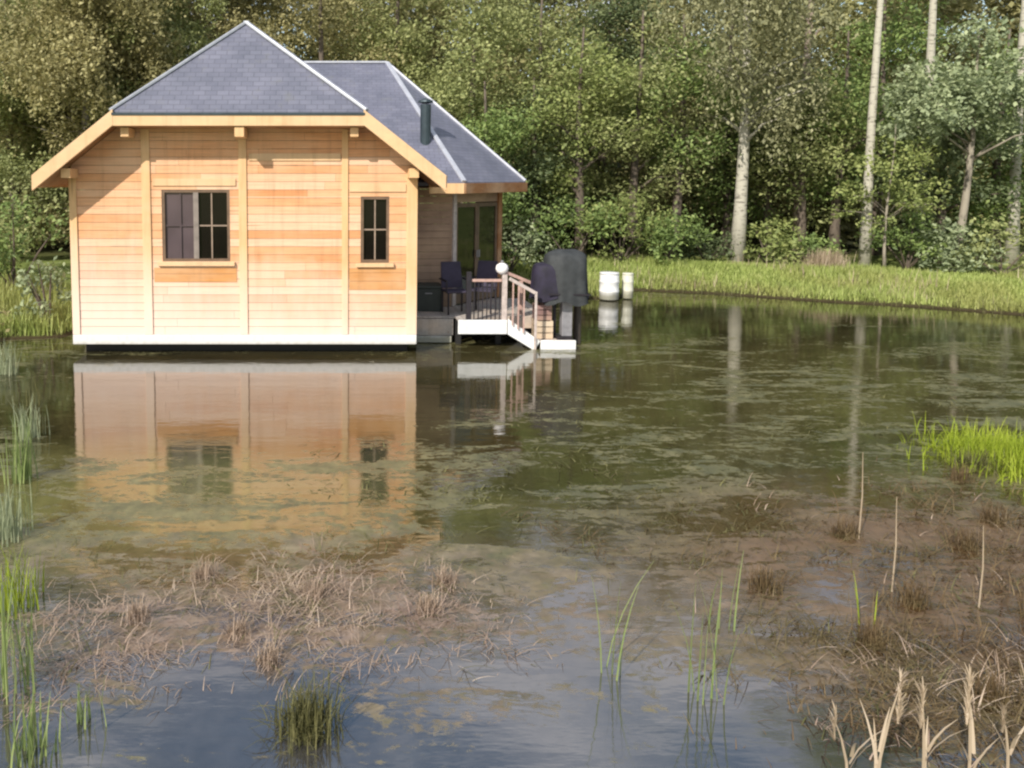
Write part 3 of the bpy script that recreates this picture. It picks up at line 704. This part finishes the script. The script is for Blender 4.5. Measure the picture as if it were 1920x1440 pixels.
def make_clumps(n, zc, R_, H_, r0, r1, sq=1.0, lean=0.0, front=0):
    out = []
    for k in range(front):
        r = rg.uniform(r0, r1); out.append((np.array([rg.uniform(-0.45, 0.45)*R_, -rg.uniform(0.3, 0.55)*R_, zc+H_*(-0.85+1.3*k/front)]), (r*1.1, r*0.8, r*0.8)))
    for k in range(n):
        u = rg.normal(size=3); u /= np.linalg.norm(u); q = rg.random()**0.45
        c = np.array([u[0]*R_*q+lean*u[2], u[1]*R_*q*0.9, zc+u[2]*H_*q])
        taper = 1-0.45*max(0, (c[2]-zc)/H_); c[0] *= taper; c[1] *= taper
        r = rg.uniform(r0, r1); out.append((c, (r*1.15, r*1.1, r*0.75*sq)))
    return out
LEAF = {
 'ochre':  foliage('ochre_leaves', [(0.15, (0.064, 0.058, 0.020)), (0.5, (0.135, 0.120, 0.044)), (0.85, (0.215, 0.190, 0.080))], 0.5, (0.13, 0.125, 0.045)),
 'olive':  foliage('olive_leaves', [(0.15, (0.050, 0.060, 0.018)), (0.5, (0.112, 0.124, 0.038)), (0.85, (0.195, 0.200, 0.072))], 0.5, (0.14, 0.125, 0.04)),
 'green':  foliage('green_leaves', [(0.15, (0.030, 0.048, 0.012)), (0.5, (0.070, 0.100, 0.022)), (0.85, (0.125, 0.155, 0.035))], 0.5),
 'dark':   foliage('dark_leaves', [(0.15, (0.020, 0.030, 0.012)), (0.5, (0.046, 0.060, 0.022)), (0.85, (0.085, 0.10, 0.036))], 0.6),
 'grey':   foliage('greygreen_leaves', [(0.15, (0.050, 0.066, 0.034)), (0.5, (0.105, 0.125, 0.060)), (0.85, (0.185, 0.205, 0.105))], 0.6),
 'lime':   foliage('lime_leaves', [(0.15, (0.055, 0.070, 0.015)), (0.5, (0.115, 0.138, 0.032)), (0.85, (0.185, 0.195, 0.055))], 0.7, gain=2.4),
 'larch':  foliage('drooping_leaves', [(0.15, (0.060, 0.062, 0.026)), (0.5, (0.125, 0.124, 0.056)), (0.85, (0.215, 0.205, 0.105))], 0.6, gain=2.4),
 'wood':   foliage('woodland_leaves', [(0.12, (0.035, 0.038, 0.013)), (0.45, (0.100, 0.095, 0.030)), (0.8, (0.19, 0.180, 0.070))], 0.22, (0.14, 0.12, 0.045), gain=3.3),
}
BARK = {'pale': bark('pale_bark', (0.17, 0.15, 0.12), (0.45, 0.42, 0.34), True), 'grey': bark('grey_bark', (0.12, 0.10, 0.08), (0.30, 0.26, 0.20)),
        'brown': bark('brown_bark', (0.05, 0.038, 0.028), (0.13, 0.10, 0.075)), 'pink': bark('pinkish_bark', (0.14, 0.10, 0.08), (0.34, 0.26, 0.21))}
def ground_z(x, y): return float(height(np.array([x]), np.array([y]))[0])
def tree(x, y, H, zc, CR, CH, n, kind, bk, label, r0=0.18, cl=(0.55, 1.0), leaf=0.125, per=640, droop=0.0, strands=0.0, lean=(0, 0), name='broadleaf_tree', limbs=9, cat='tree', front=0):
    z0 = ground_z(x, y)-0.05
    t = thing(name, label, cat, (x, y, z0))
    pts = []; 
    for k in range(8):
        f = k/7; pts.append((x+lean[0]*f+0.07*math.sin(f*5+x), y+lean[1]*f, z0+H*0.94*f))
    rad = [r0*(1.25 if k == 0 else 1)*(1-0.85*(k/7)) for k in range(8)]
    tr = MB().tube(pts, rad, 10)
    C = make_clumps(n, zc, CR, CH, *cl, front=front)
    tr.build('trunk', BARK[bk], t, smooth=True)
    lm = MB()
    for (c, r) in sorted(C, key=lambda q: q[0][2])[:limbs]:
        f = max(0.12, min(0.9, (c[2]-0.35*np.hypot(c[0], c[1]))/H)); i = f*7; k = min(6, int(i)); fr = i-k
        a = Vector(pts[k]).lerp(Vector(pts[k+1]), fr); e = Vector((x+lean[0]*f+c[0], y+c[1], z0+c[2]))
        mid = a.lerp(e, 0.5)+Vector((0, 0, 0.2))
        lm.tube([a, mid, e], [r0*0.4*(1-f*0.5), r0*0.22*(1-f*0.5), 0.012], 6)
    if limbs: lm.build('limb', BARK[bk], t, smooth=True)
    P = crown_points(C, per, strands); P[:, 0] += lean[0]*np.clip(P[:, 2]/H, 0, 1)
    V, F = leaves(P, leaf, droop)
    raw('crown', V, F, LEAF[kind], t)
    return t
def bush(x, y, Rr, H, kind, label, n=9, leaf=0.12, per=520, droop=0.0, name='shrub'):
    z0 = ground_z(x, y)-0.03
    t = thing(name, label, 'shrub', (x, y, z0))
    C = []
    for k in range(n):
        a = rg.uniform(0, 6.28); q = rg.random()**0.5
        zz = H*(0.15+0.62*rg.random()*(1-0.5*q)); r = rg.uniform(0.24, 0.42)*min(Rr, H*0.8)
        C.append((np.array([math.cos(a)*Rr*q*0.8, math.sin(a)*Rr*q*0.6, max(zz, r*0.6)]), (r*1.1, r, r*0.85)))
    st_ = MB()
    for (c, r) in C[:6]: st_.tube([(x, y, z0), (x+c[0]*0.5, y+c[1]*0.5, z0+c[2]*0.6), (x+c[0], y+c[1], z0+c[2]+0.1)], [0.035, 0.022, 0.008], 5)
    st_.build('stem', BARK['brown'], t)
    P = crown_points(C, per/ (min(Rr, H)**0.5), 0.0); V, F = leaves(P, leaf, droop)
    raw('foliage', V, F, LEAF[kind], t)
    return t
def X(px, Y): return (px-CX)/FPX*Y

# trees standing behind the cabin and along the far bank
tree(X(25, 27), 27, 10, 5.2, 3.6, 5.0, 46, 'olive', 'brown', 'tall olive tree left of the cabin with dark gaps low in its crown', droop=0.5, strands=0.10)
tree(X(165, 26), 26, 12, 6.2, 2.9, 6.0, 46, 'ochre', 'grey', 'ochre tinged tree rising behind the low left corner of the cabin roof', droop=0.6, strands=0.12)
tree(X(300, 28), 28, 13, 6.8, 3.2, 6.5, 46, 'olive', 'grey', 'olive tree rising behind the left slope of the cabin roof', droop=0.5, strands=0.10)
tree(X(430, 31), 31, 14, 7.3, 2.9, 7.0, 46, 'ochre', 'brown', 'brownish ochre tree directly behind the peak of the cabin roof', droop=0.5, strands=0.1)
tree(X(600, 29), 29, 13.5, 7.0, 2.8, 6.8, 46, 'ochre', 'brown', 'brown leaved tree behind the dip between the two roof ridges', droop=0.5)
tree(X(745, 30), 30, 13, 6.8, 2.7, 6.5, 46, 'olive', 'brown', 'yellow olive tree standing behind the end of the wing ridge')
tree(X(880, 28), 28, 11.5, 6.0, 2.6, 5.8, 46, 'olive', 'brown', 'mottled olive tree above the right slope of the wing roof')
tree(X(1010, 29), 29, 10.5, 5.5, 2.6, 5.2, 46, 'olive', 'brown', 'lighter olive tree midway between the wing roof and the weeping birch')
tree(X(1130, 30), 30, 11, 5.7, 2.4, 5.5, 46, 'dark', 'brown', 'narrow dark green tree just left of the drooping birch', leaf=0.12)
# drooping birch with the thick pale trunk
BX = 12.61; by = 25.4
tree(BX, by, 13.5, 8.2, 2.7, 4.3, 40, 'larch', 'pale', 'weeping birch with thick pale bare lower trunk and drooping straw coloured crown', r0=0.215, cl=(0.45, 0.85), leaf=0.12, per=240, droop=1.8, strands=0.24, name='weeping_birch', limbs=16, front=14)
tree(X(1500, 27.5), 27.5, 14, 10.2, 1.6, 4.0, 14, 'larch', 'pink', 'tree with straight pinkish trunk seen beside the weeping birch crown', r0=0.20, cl=(0.4, 0.8), leaf=0.14, per=260, droop=1.0)
tree(15.85, 24.1, 17, 13.6, 2.2, 3.0, 16, 'green', 'pale', 'tall slender pale trunk rising out of a young yellow green tree', r0=0.15, lean=(0.30, 0.3), name='tall_pine', limbs=6)
tree(X(1722, 25.8), 25.8, 16, 13.2, 1.8, 2.8, 14, 'dark', 'pale', 'thin pale trunked tree between the tall pine and the grey green willow', r0=0.19, limbs=5, name='tall_pine')
tree(X(1897, 25), 25, 16, 12.8, 1.8, 2.8, 14, 'dark', 'pale', 'pale trunked tree behind the grey green willow at the right edge', r0=0.18, limbs=5, name='tall_pine')
tree(X(1800, 23.4), 23.4, 7.6, 5.1, 2.6, 1.9, 24, 'grey', 'grey', 'grey green willow spreading over the right end of the far bank', r0=0.13, lean=(0.25, 0), cl=(0.45, 0.85), leaf=0.14, per=420, droop=0.7, strands=0.06, limbs=12, name='willow_tree')
tree(X(1665, 23.2), 23.2, 4.6, 2.6, 1.5, 1.6, 24, 'lime', 'grey', 'young yellow green tree wrapped around the base of the tall pine', r0=0.05, cl=(0.25, 0.5), leaf=0.11, per=650, limbs=10, name='young_tree')
tree(X(1270, 26.5), 26.5, 8.5, 5.4, 2.0, 2.6, 18, 'green', 'brown', 'dense mid green tree close left of the birch trunk', leaf=0.12)
tree(X(1085, 26), 26, 8.0, 4.6, 2.1, 2.7, 20, 'lime', 'brown', 'broad lime green tree behind the covered barbecue', leaf=0.12)
tree(X(1000, 27), 27, 6.5, 3.3, 1.7, 2.2, 14, 'dark', 'brown', 'dark green tree beside the corner of the wing roof', leaf=0.115)
tree(X(1570, 26.6), 26.6, 8, 4.8, 2.0, 2.9, 16, 'green', 'brown', 'shadowy green tree between the birch trunk and the tall pine', leaf=0.12)
tree(X(1440, 28), 28, 7, 3.6, 1.8, 2.2, 14, 'dark', 'brown', 'low dark tree right behind the bare birch trunk', leaf=0.115)
tree(X(1760, 25), 25, 6, 2.9, 2.2, 2.4, 16, 'dark', 'brown', 'very dark low tree under the grey green willow', leaf=0.115)
tree(X(1190, 26.3), 26.3, 8.6, 4.4, 2.0, 4.0, 26, 'olive', 'brown', 'olive tree filling the space between the lime tree and the birch', leaf=0.12)
tree(X(1360, 28.5), 28.5, 9.5, 5.0, 2.2, 4.2, 26, 'green', 'brown', 'mid green tree hidden behind the weeping birch trunk', leaf=0.12)
tree(X(1505, 26.4), 26.4, 6.2, 3.2, 1.8, 2.7, 26, 'olive', 'brown', 'olive tree low in front of the straight pinkish trunk', leaf=0.12)
tree(X(1640, 28), 28, 10.0, 5.4, 2.3, 4.4, 26, 'green', 'brown', 'green tree standing behind the slender pine trunk', leaf=0.12)
tree(X(1865, 26), 26, 8.0, 4.0, 2.2, 3.6, 24, 'green', 'brown', 'green tree at the right edge behind the willow', leaf=0.12)
tree(X(905, 25.5), 25.5, 6.4, 3.2, 1.7, 3.0, 22, 'green', 'brown', 'green tree pressed behind the porch end of the cabin', leaf=0.115)
# shrubs along the far bank
for px, Y, r, h, kd, lb in [
    (960, 25.2, 1.3, 2.6, 'grey', 'grey green shrub just right of the porch corner post'),
    (1075, 25.0, 1.4, 2.4, 'green', 'mid green shrub rising behind the dark covered barbecue'),
    (1165, 24.9, 1.3, 2.3, 'lime', 'light green shrub above the white drums'),
    (1250, 24.8, 1.3, 1.7, 'green', 'rounded green shrub on the bank left of the birch trunk'),
    (1325, 25.4, 0.8, 1.3, 'dark', 'small dark shrub at the left foot of the birch'),
    (1445, 24.8, 1.0, 1.3, 'lime', 'low yellow green shrub at the right foot of the birch'),
    (1515, 24.6, 1.0, 1.0, 'green', 'low green shrub midway between birch and tall pine'),
    (1705, 23.6, 1.2, 1.7, 'green', 'leafy green shrub right of the young yellow green tree'),
    (1790, 22.9, 1.1, 1.3, 'grey', 'pale grey green shrub beneath the willow'),
    (1885, 22.3, 1.1, 1.5, 'olive', 'olive shrub on the bank at the far right edge')]:
    bush(X(px, Y), Y, r*1.15, h*1.45, kd, lb, n=13)
# left shore
bush(-5.95, 16.1, 0.65, 2.3, 'grey', 'silvery green shrub close against the left wall of the cabin', n=12, leaf=0.10, droop=0.8)
bush(-7.6, 18.5, 1.3, 3.5, 'green', 'mid green shrub in shade at the left edge behind the silvery shrub', n=12)
bush(-7.0, 15.2, 0.7, 0.8, 'ochre', 'low rusty brown shrub at the left water edge', n=9, leaf=0.09)
bush(-9.6, 21.5, 2.2, 4.8, 'olive', 'large olive shrub in the gap left of the cabin eave', n=14, leaf=0.115)

# the wood behind, a mass of crowns
C = []
for k in range(360):
    y = rg.uniform(31, 50); x = rg.uniform(-0.50*y-4, 0.92*y+6)
    base = 0.17*max(0, y-28)
    top = rg.uniform(11, 15.5)
    for j in range(6):
        z = base+top*rg.random()**1.25+0.4; tp = 1-0.6*(z-base)/top
        r = rg.uniform(1.0, 1.9)
        C.append((np.array([x+rg.normal()*1.5*tp, y+rg.normal()*1.3*tp, z]), (r, r, r*0.85)))
P = np.concatenate([clump_points(c, r, 190, 0.5) for c, r in C]); V, F = leaves(P, 0.27)
tag(raw('woodland', V, F, LEAF['wood']), 'mass of autumn woodland filling the hillside behind the pond', 'woodland', kind='stuff')

# blades: grass, reeds, floating weed
def blades(base, h, lean, width, az=None, segs=3, curl=0.5):
    n = len(base); az = rg.uniform(0, 2*math.pi, n) if az is None else az
    dx, dy = np.cos(az), np.sin(az); sx_, sy_ = -dy, dx
    V = []
    for k in range(segs+1):
        f = k/segs; L = h*f; a = lean*(1-curl+curl*f)
        wv = width*(1-f)**0.7*0.5+0.0008
        c = base+np.stack([dx*np.sin(a)*L, dy*np.sin(a)*L, np.cos(a)*L], 1)
        V += [c-np.stack([sx_*wv, sy_*wv, 0*wv], 1), c+np.stack([sx_*wv, sy_*wv, 0*wv], 1)]
    V = np.stack(V, 1).reshape(-1, 3); st_ = 2*(segs+1)
    F = [np.stack([np.arange(n)*st_+2*k, np.arange(n)*st_+2*k+1, np.arange(n)*st_+2*k+3, np.arange(n)*st_+2*k+2], 1) for k in range(segs)]
    return V, np.concatenate(F)
GRASS = {
 'bank': foliage('bank_grass', [(0.1, (0.13, 0.17, 0.04)), (0.5, (0.26, 0.31, 0.085)), (0.9, (0.40, 0.41, 0.17))], 0.8, (0.36, 0.33, 0.12), 0.3, sat=1.0, gain=1.5),
 'bright': foliage('bright_grass', [(0.1, (0.16, 0.22, 0.015)), (0.5, (0.29, 0.36, 0.03)), (0.9, (0.42, 0.46, 0.07))], 1.0, None, 0.35, sat=1.0, gain=1.15),
 'straw': foliage('straw_blades', [(0.1, (0.13, 0.085, 0.05)), (0.5, (0.27, 0.19, 0.125)), (0.9, (0.46, 0.36, 0.26))], 1.2, (0.28, 0.17, 0.15), 0.15, gain=1.50),
 'rust': foliage('rusty_blades', [(0.1, (0.065, 0.04, 0.015)), (0.5, (0.15, 0.09, 0.035)), (0.9, (0.25, 0.18, 0.07))], 1.0, (0.10, 0.10, 0.03), 0.15, gain=1.0),
 'weed': foliage('olive_weed', [(0.1, (0.045, 0.045, 0.014)), (0.5, (0.11, 0.105, 0.03)), (0.9, (0.19, 0.17, 0.06))], 0.9, None, 0.15, gain=1.2),
 'reed': foliage('green_reed', [(0.1, (0.11, 0.16, 0.045)), (0.5, (0.21, 0.27, 0.09)), (0.9, (0.34, 0.38, 0.15))], 1.0, None, 0.3, sat=1.0, gain=1.15),
 'pale': foliage('pale_reed', [(0.1, (0.16, 0.19, 0.11)), (0.5, (0.27, 0.30, 0.18)), (0.9, (0.40, 0.42, 0.27))], 1.0, None, 0.3, sat=1.0, gain=1.3),
 'dry': foliage('dry_reed', [(0.1, (0.28, 0.20, 0.12)), (0.5, (0.42, 0.32, 0.20)), (0.9, (0.58, 0.46, 0.33))], 1.0, None, 0.2, gain=1.15),
}
def scatter(n, x0, x1, y0, y1, dmin, dmax):
    x = rg.uniform(x0, x1, n); y = rg.uniform(y0, y1, n); d_ = shore_dist(x, y)+0.22*wob(x*1.3, y*1.3)
    k = (d_ > dmin) & (d_ < dmax); x, y = x[k], y[k]
    return np.stack([x, y, height(x, y)], 1)
B = scatter(160000, 5.5, 26, 14, 27, 0.02, 4.0); B = B[B[:, 2] > 0.0]
h = 0.09+0.16*rg.random(len(B))*(1+0.7*wob(B[:, 0]*1.1, B[:, 1]))
V, F = blades(B-[0, 0, 0.02], np.clip(h, 0.06, 0.6), rg.uniform(0.05, 0.7, len(B)), np.full(len(B), 0.03))
tag(raw('bank_grass', V, F, GRASS['bank']), 'sunlit yellow green grass on the far bank', 'grass', kind='stuff')
B = scatter(15000, 5.5, 26, 14, 25, -0.25, 0.7); B[:, 2] = np.maximum(B[:, 2], -0.05)
V, F = blades(B-[0, 0, 0.02], 0.12+0.35*rg.random(len(B))**2, rg.uniform(0.1, 1.2, len(B)), np.full(len(B), 0.02))
tag(raw('bank_weeds', V, F, GRASS['weed']), 'olive weeds leaning over the water along the far bank', 'weeds', kind='stuff')
B = scatter(9000, 5.5, 26, 14, 27, 0.1, 3.5); B = B[wob(B[:, 0]*1.7, B[:, 1]*1.2) > 0.25]
V, F = blades(B-[0, 0, 0.02], 0.2+0.4*rg.random(len(B))**2, rg.uniform(0.05, 0.5, len(B)), np.full(len(B), 0.018))
tag(raw('bank_weeds', V, F, GRASS['dry']), 'straw coloured dead stems scattered through the far bank grass', 'weeds', kind='stuff')
B = scatter(30000, -12, -4.5, 12, 20, 0.0, 3.0)
V, F = blades(B-[0, 0, 0.02], 0.15+0.35*rg.random(len(B)), rg.uniform(0.05, 0.7, len(B)), np.full(len(B), 0.03))
tag(raw('bank_grass', V, F, GRASS['bank']), 'pale green rough grass on the shore left of the cabin', 'grass', kind='stuff')
def patchy(n, x0, x1, y0, y1, thr, sc, shape=None):
    x = rg.uniform(x0, x1, n); y = rg.uniform(y0, y1, n)
    k = wob(x*sc, y*sc*1.3)+0.5*wob(x*sc*2.7+4, y*sc*2.2) > thr+rg.normal(size=n)*0.3
    if shape is not None: k &= shape(x, y)
    return np.stack([x[k], y[k], np.full(k.sum(), 0.0)], 1)
ell = lambda cx, cy, rx, ry: (lambda x, y: ((x-cx)/rx)**2+((y-cy)/ry)**2 < 1+0.25*np.sin(5*x)+0.2*np.sin(9*y))
def drift(n, blobs, zj=0.0):
    """points thinning out from several centres, with ragged gaps"""
    out = []
    for (cx, cy, rx, ry, wgt) in blobs:
        k = int(n*wgt); out.append(np.stack([cx+rg.normal(size=k)*rx, cy+rg.normal(size=k)*ry], 1))
    q = np.concatenate(out); x, y = q[:, 0], q[:, 1]
    k = (wob(x*2.6+1, y*3.4)+0.6*wob(x*6.1+4, y*7.0) > -0.25+rg.normal(size=len(x))*0.55) & (shore_dist(x, y) < -0.1)
    return np.stack([x[k], y[k], np.zeros(k.sum())], 1)
def tangles(blobs, m, k, length, flat, width, name, mat, label):
    """broken stems lying in tangles: each tangle has a main direction, a few stragglers and its own size"""
    c = drift(m, blobs); n = len(c)
    num = np.maximum(2, (k*rg.random(n)**2*2.2)).astype(int)
    idx = np.repeat(np.arange(n), num); t = len(idx)
    spread = (0.03+0.10*rg.random(n)**2)[idx]
    az = (rg.uniform(0, 6.28, n))[idx]+rg.normal(size=t)*0.55+np.pi*(rg.random(t) < 0.4)
    B = c[idx]+np.stack([rg.normal(size=t)*spread, rg.normal(size=t)*spread*0.7, -0.012-0.012*rg.random(t)], 1)
    lean = np.clip(flat+rg.normal(size=t)*0.22, 0.2, 1.62)
    L = length*(0.25+1.5*rg.random(t)**2.5)*(0.6+0.8*rg.random(n))[idx]
    V, F = blades(B, L, lean, width*(0.5+rg.random(t)), az, 4, 0.35)
    tag(raw(name, V, F, GRASS[mat]), label, 'weed', kind='stuff')
PATCH = [(-1.6, 5.15, 0.5, 0.30, 0.20), (-0.7, 5.5, 0.55, 0.33, 0.27), (0.15, 5.75, 0.5, 0.28, 0.18), (-0.3, 5.05, 0.5, 0.22, 0.15), (0.75, 5.3, 0.4, 0.30, 0.10), (-1.4, 4.65, 0.5, 0.2, 0.10)]
tangles(PATCH, 1300, 13, 0.12, 1.36, 0.0042, 'water_weed', 'straw', 'pinkish straw coloured dead weed lying in the shallows in front')
tangles([(c[0]+0.25, c[1]+0.25, c[2]*1.2, c[3]*1.2, c[4]) for c in PATCH]+[(1.3, 6.4, 0.6, 0.25, 0.2), (-1.9, 6.2, 0.5, 0.2, 0.1)], 420, 11, 0.12, 1.45, 0.0055, 'water_weed', 'weed', 'olive weed mixed through the dead straw weed in front')
RPATCH = [(4.4, 5.2, 0.8, 0.6, 0.3), (5.6, 6.3, 0.8, 0.6, 0.25), (3.3, 4.5, 0.5, 0.35, 0.15), (6.4, 7.2, 0.7, 0.4, 0.15), (3.4, 6.6, 0.9, 0.4, 0.15)]
tangles(RPATCH+[(4.1, 4.5, 0.6, 0.4, 0.35)], 1900, 14, 0.14, 1.32, 0.0055, 'water_weed', 'rust', 'rusty brown weed crowding the near right shallows')
tangles(RPATCH, 420, 10, 0.11, 1.44, 0.0070, 'water_weed', 'weed', 'olive weed sunk among the rusty weed on the right')
tangles([(4.2, 4.4, 0.5, 0.3, 0.6), (3.4, 4.5, 0.4, 0.3, 0.25), (4.8, 6.6, 1.2, 0.8, 0.25)], 330, 10, 0.14, 1.2, 0.0055, 'water_weed', 'straw', 'few pale broken stalks among the rusty weed')
tangles([(2.6, 8.6, 1.3, 0.35, 0.25), (5.5, 9.6, 1.8, 0.3, 0.25), (1.2, 7.6, 0.9, 0.3, 0.2), (9.5, 10.8, 1.8, 0.4, 0.2), (3.5, 7.6, 1.2, 0.3, 0.2)], 700, 12, 0.10, 1.53, 0.012, 'water_weed', 'weed', 'olive weed floating in thin drifts across the open pond')

def clump(name, label, cat, x, y, n, hh, lean, width, mat, spread, z=None, group=None):
    z = (max(-0.06, ground_z(x, y)) if z is None else z)-0.02
    B = np.stack([rg.normal(size=n)*spread, rg.normal(size=n)*spread, np.zeros(n)], 1)
    V, F = blades(B, rg.uniform(hh[0], hh[1], n), np.abs(rg.normal(size=n))*lean, rg.uniform(0.6, 1.2, n)*width, segs=4, curl=0.7)
    o = raw(name, V, F, GRASS[mat]); o.location = (x, y, z)
    return tag(o, label, cat, group)
clump('grass_tussock', 'bright yellow green grass tussock in the water at the right edge', 'grass', 7.25, 8.4, 3600, (0.10, 0.36), 0.85, 0.011, 'bright', 0.33, z=0)
clump('grass_tussock', 'low olive grass tussock on the left flank of the bright one', 'grass', 6.72, 8.2, 700, (0.08, 0.26), 0.8, 0.010, 'weed', 0.11, z=0)
clump('grass_tussock', 'pale straw tussock on the far bank between birch and pine', 'grass', X(1555, 23.6), 23.6, 900, (0.3, 0.75), 0.5, 0.02, 'dry', 0.25)
for px, py, n, h0, h1, mt, lb in [
    (1152, 1262, 7, 0.45, 0.75, 'reed', 'green reed clump standing in open water directly before the landing'),
    (1318, 1310, 9, 0.5, 0.9, 'reed', 'blue green reed clump with leaning blades in mid foreground'),
    (1352, 1180, 4, 0.4, 0.6, 'reed', 'thin yellow green reed behind the leaning reed clump'),
    (1615, 1180, 3, 0.3, 0.45, 'bright', 'short yellow green shoot among the rusty weed'),
    (25, 1290, 30, 0.4, 0.85, 'reed', 'tall bright green reeds at the left edge of the shallows'),
    (60, 1420, 40, 0.15, 0.4, 'reed', 'low green sedge at the bottom left corner'),
    (40, 900, 60, 0.3, 0.75, 'reed', 'pale green reeds on the left shore across from the cabin'),
    (12, 700, 90, 0.3, 0.6, 'pale', 'pale grey green reeds on the left shore closest to the cabin'),
    (55, 820, 70, 0.25, 0.55, 'pale', 'pale reeds spreading into the water halfway along the left edge'),
    (12, 1010, 90, 0.25, 0.5, 'pale', 'pale bushy reeds at the left edge above the tall bright green ones'),
    (30, 1140, 60, 0.25, 0.5, 'bright', 'yellow green reeds at the left edge just beyond the tall bright green ones'),
    (60, 760, 26, 0.25, 0.6, 'weed', 'olive sedge on the left shore near the cabin wall'),
    (575, 1370, 520, 0.08, 0.30, 'weed', 'dark green sedge tuft in the foreground below the cabin'),
    (160, 1350, 16, 0.12, 0.3, 'reed', 'sparse pale shoots near the bottom left corner')]:
    p = on(px, py); clump('reed_clump', lb, 'reeds', p.x, p.y, n, (h0, h1), 0.6 if n == 520 else 0.22, 0.007 if n == 520 else 0.013, mt, 0.045 if n < 20 else 0.075, z=0)
for px, py, h, lb in [(1610, 1010, 0.75, 'thin straw stem standing left of two others before the bright tussock'), (1672, 1110, 0.72, 'thin straw stem standing in the rusty weed below the tussock'), (1835, 1140, 0.6, 'thin straw stem near the right edge under the bright tussock')]:
    p = on(px, py); o = MB().tube([(0, 0, -0.03), (0.01, 0, h*0.5), (0.0, 0.01, h)], [0.006, 0.005, 0.002], 6)
    q = o.build('dry_reed', GRASS['dry']); q.location = (p.x, p.y, 0); tag(q, lb, 'reeds', 'dry straw stems')
for (x, y) in [(3.5, 5.0), (4.1, 5.5), (4.9, 5.3), (5.2, 6.4), (4.3, 6.6), (5.9, 6.9), (3.7, 4.4), (4.6, 4.7), (6.3, 7.9), (3.0, 5.7)]:
    clump('dead_sedge', 'low dead brown sedge tuft among the rusty weed on the right', 'sedge', x+rg.normal()*0.1, y, 240, (0.05, 0.22), 0.75, 0.006, 'rust', 0.05, z=0, group='dead sedge tufts in the right shallows')
for (x, y) in [(-1.5, 5.3), (-0.8, 5.1), (-0.2, 5.6), (0.4, 5.4), (-1.0, 5.9), (0.9, 5.8), (-0.4, 4.8)]:
    clump('straw_sedge', 'low straw coloured sedge tuft in the dead weed before the cabin', 'sedge', x+rg.normal()*0.1, y, 220, (0.05, 0.17), 0.8, 0.005, 'straw', 0.042, z=0, group='straw sedge tufts in the near shallows')
# dry reeds with broken feathery heads, bottom right
for i, (px, py, h, lb) in enumerate([(1640, 1500, 0.62, 'tallest dry reed leaning left in the bottom right corner'), (1815, 1500, 0.60, 'pale dry reed with pinkish feathery head near the right edge'),
                       (1730, 1480, 0.50, 'straight dry reed between the two pale leaning reeds'), (1590, 1470, 0.36, 'short bent dry reed left of the tall leaning one'), (1890, 1450, 0.34, 'short dry reed at the right edge of the corner')]):
    p = on(px, py); t = thing('dry_reed', lb, 'reeds', (p.x, p.y, 0), 'dry reeds in the near corner')
    lx = rg.uniform(-0.12, 0.12)
    q = [(p.x+lx*f*f, p.y, -0.03+h*f) for f in (0, 0.4, 0.75, 1)]
    MB().tube(q, [0.008, 0.007, 0.005, 0.002], 6).build('stem', GRASS['dry'], t)
    Bh = np.tile(np.array([lx, 0, h*0.80]), (60, 1)); Bh[:, 2] += rg.uniform(-0.10, 0.14, 60)*h/0.6
    V, F = blades(Bh, rg.uniform(0.03, 0.085, 60), rg.uniform(0.1, 0.8, 60), np.full(60, 0.007), rg.normal(size=60)*0.9+i); raw('seed_head', V, F, GRASS['dry'], t)
    V, F = blades(np.array([[0, 0, h*0.2], [0.01, 0, h*0.4], [0, 0, h*0.3]]), np.array([0.25, 0.22, 0.28]), np.array([0.5, 0.7, 0.6]), np.full(3, 0.016)); raw('leaf', V, F, GRASS['dry'], t)

# ------------------------------------------------------------------ camera
scn.cycles.filter_width = 2.3
cd = bpy.data.cameras.new('camera'); cam = bpy.data.objects.new('camera', cd); col.objects.link(cam)
cam.location = (0, 0, CAMZ); cam.rotation_euler = (R(90)-PITCH, 0, 0)
cd.sensor_width = 36; cd.lens = 36*FPX/1920; cd.shift_x = (960-CX)/1920; cd.shift_y = -(720-CY)/1920
cd.clip_end = 2000; scn.camera = cam
scn.view_settings.view_transform = 'Standard'; scn.view_settings.look = 'None'; scn.view_settings.exposure = 0
scn.cycles.max_bounces = 6; scn.cycles.diffuse_bounces = 2; scn.cycles.glossy_bounces = 3
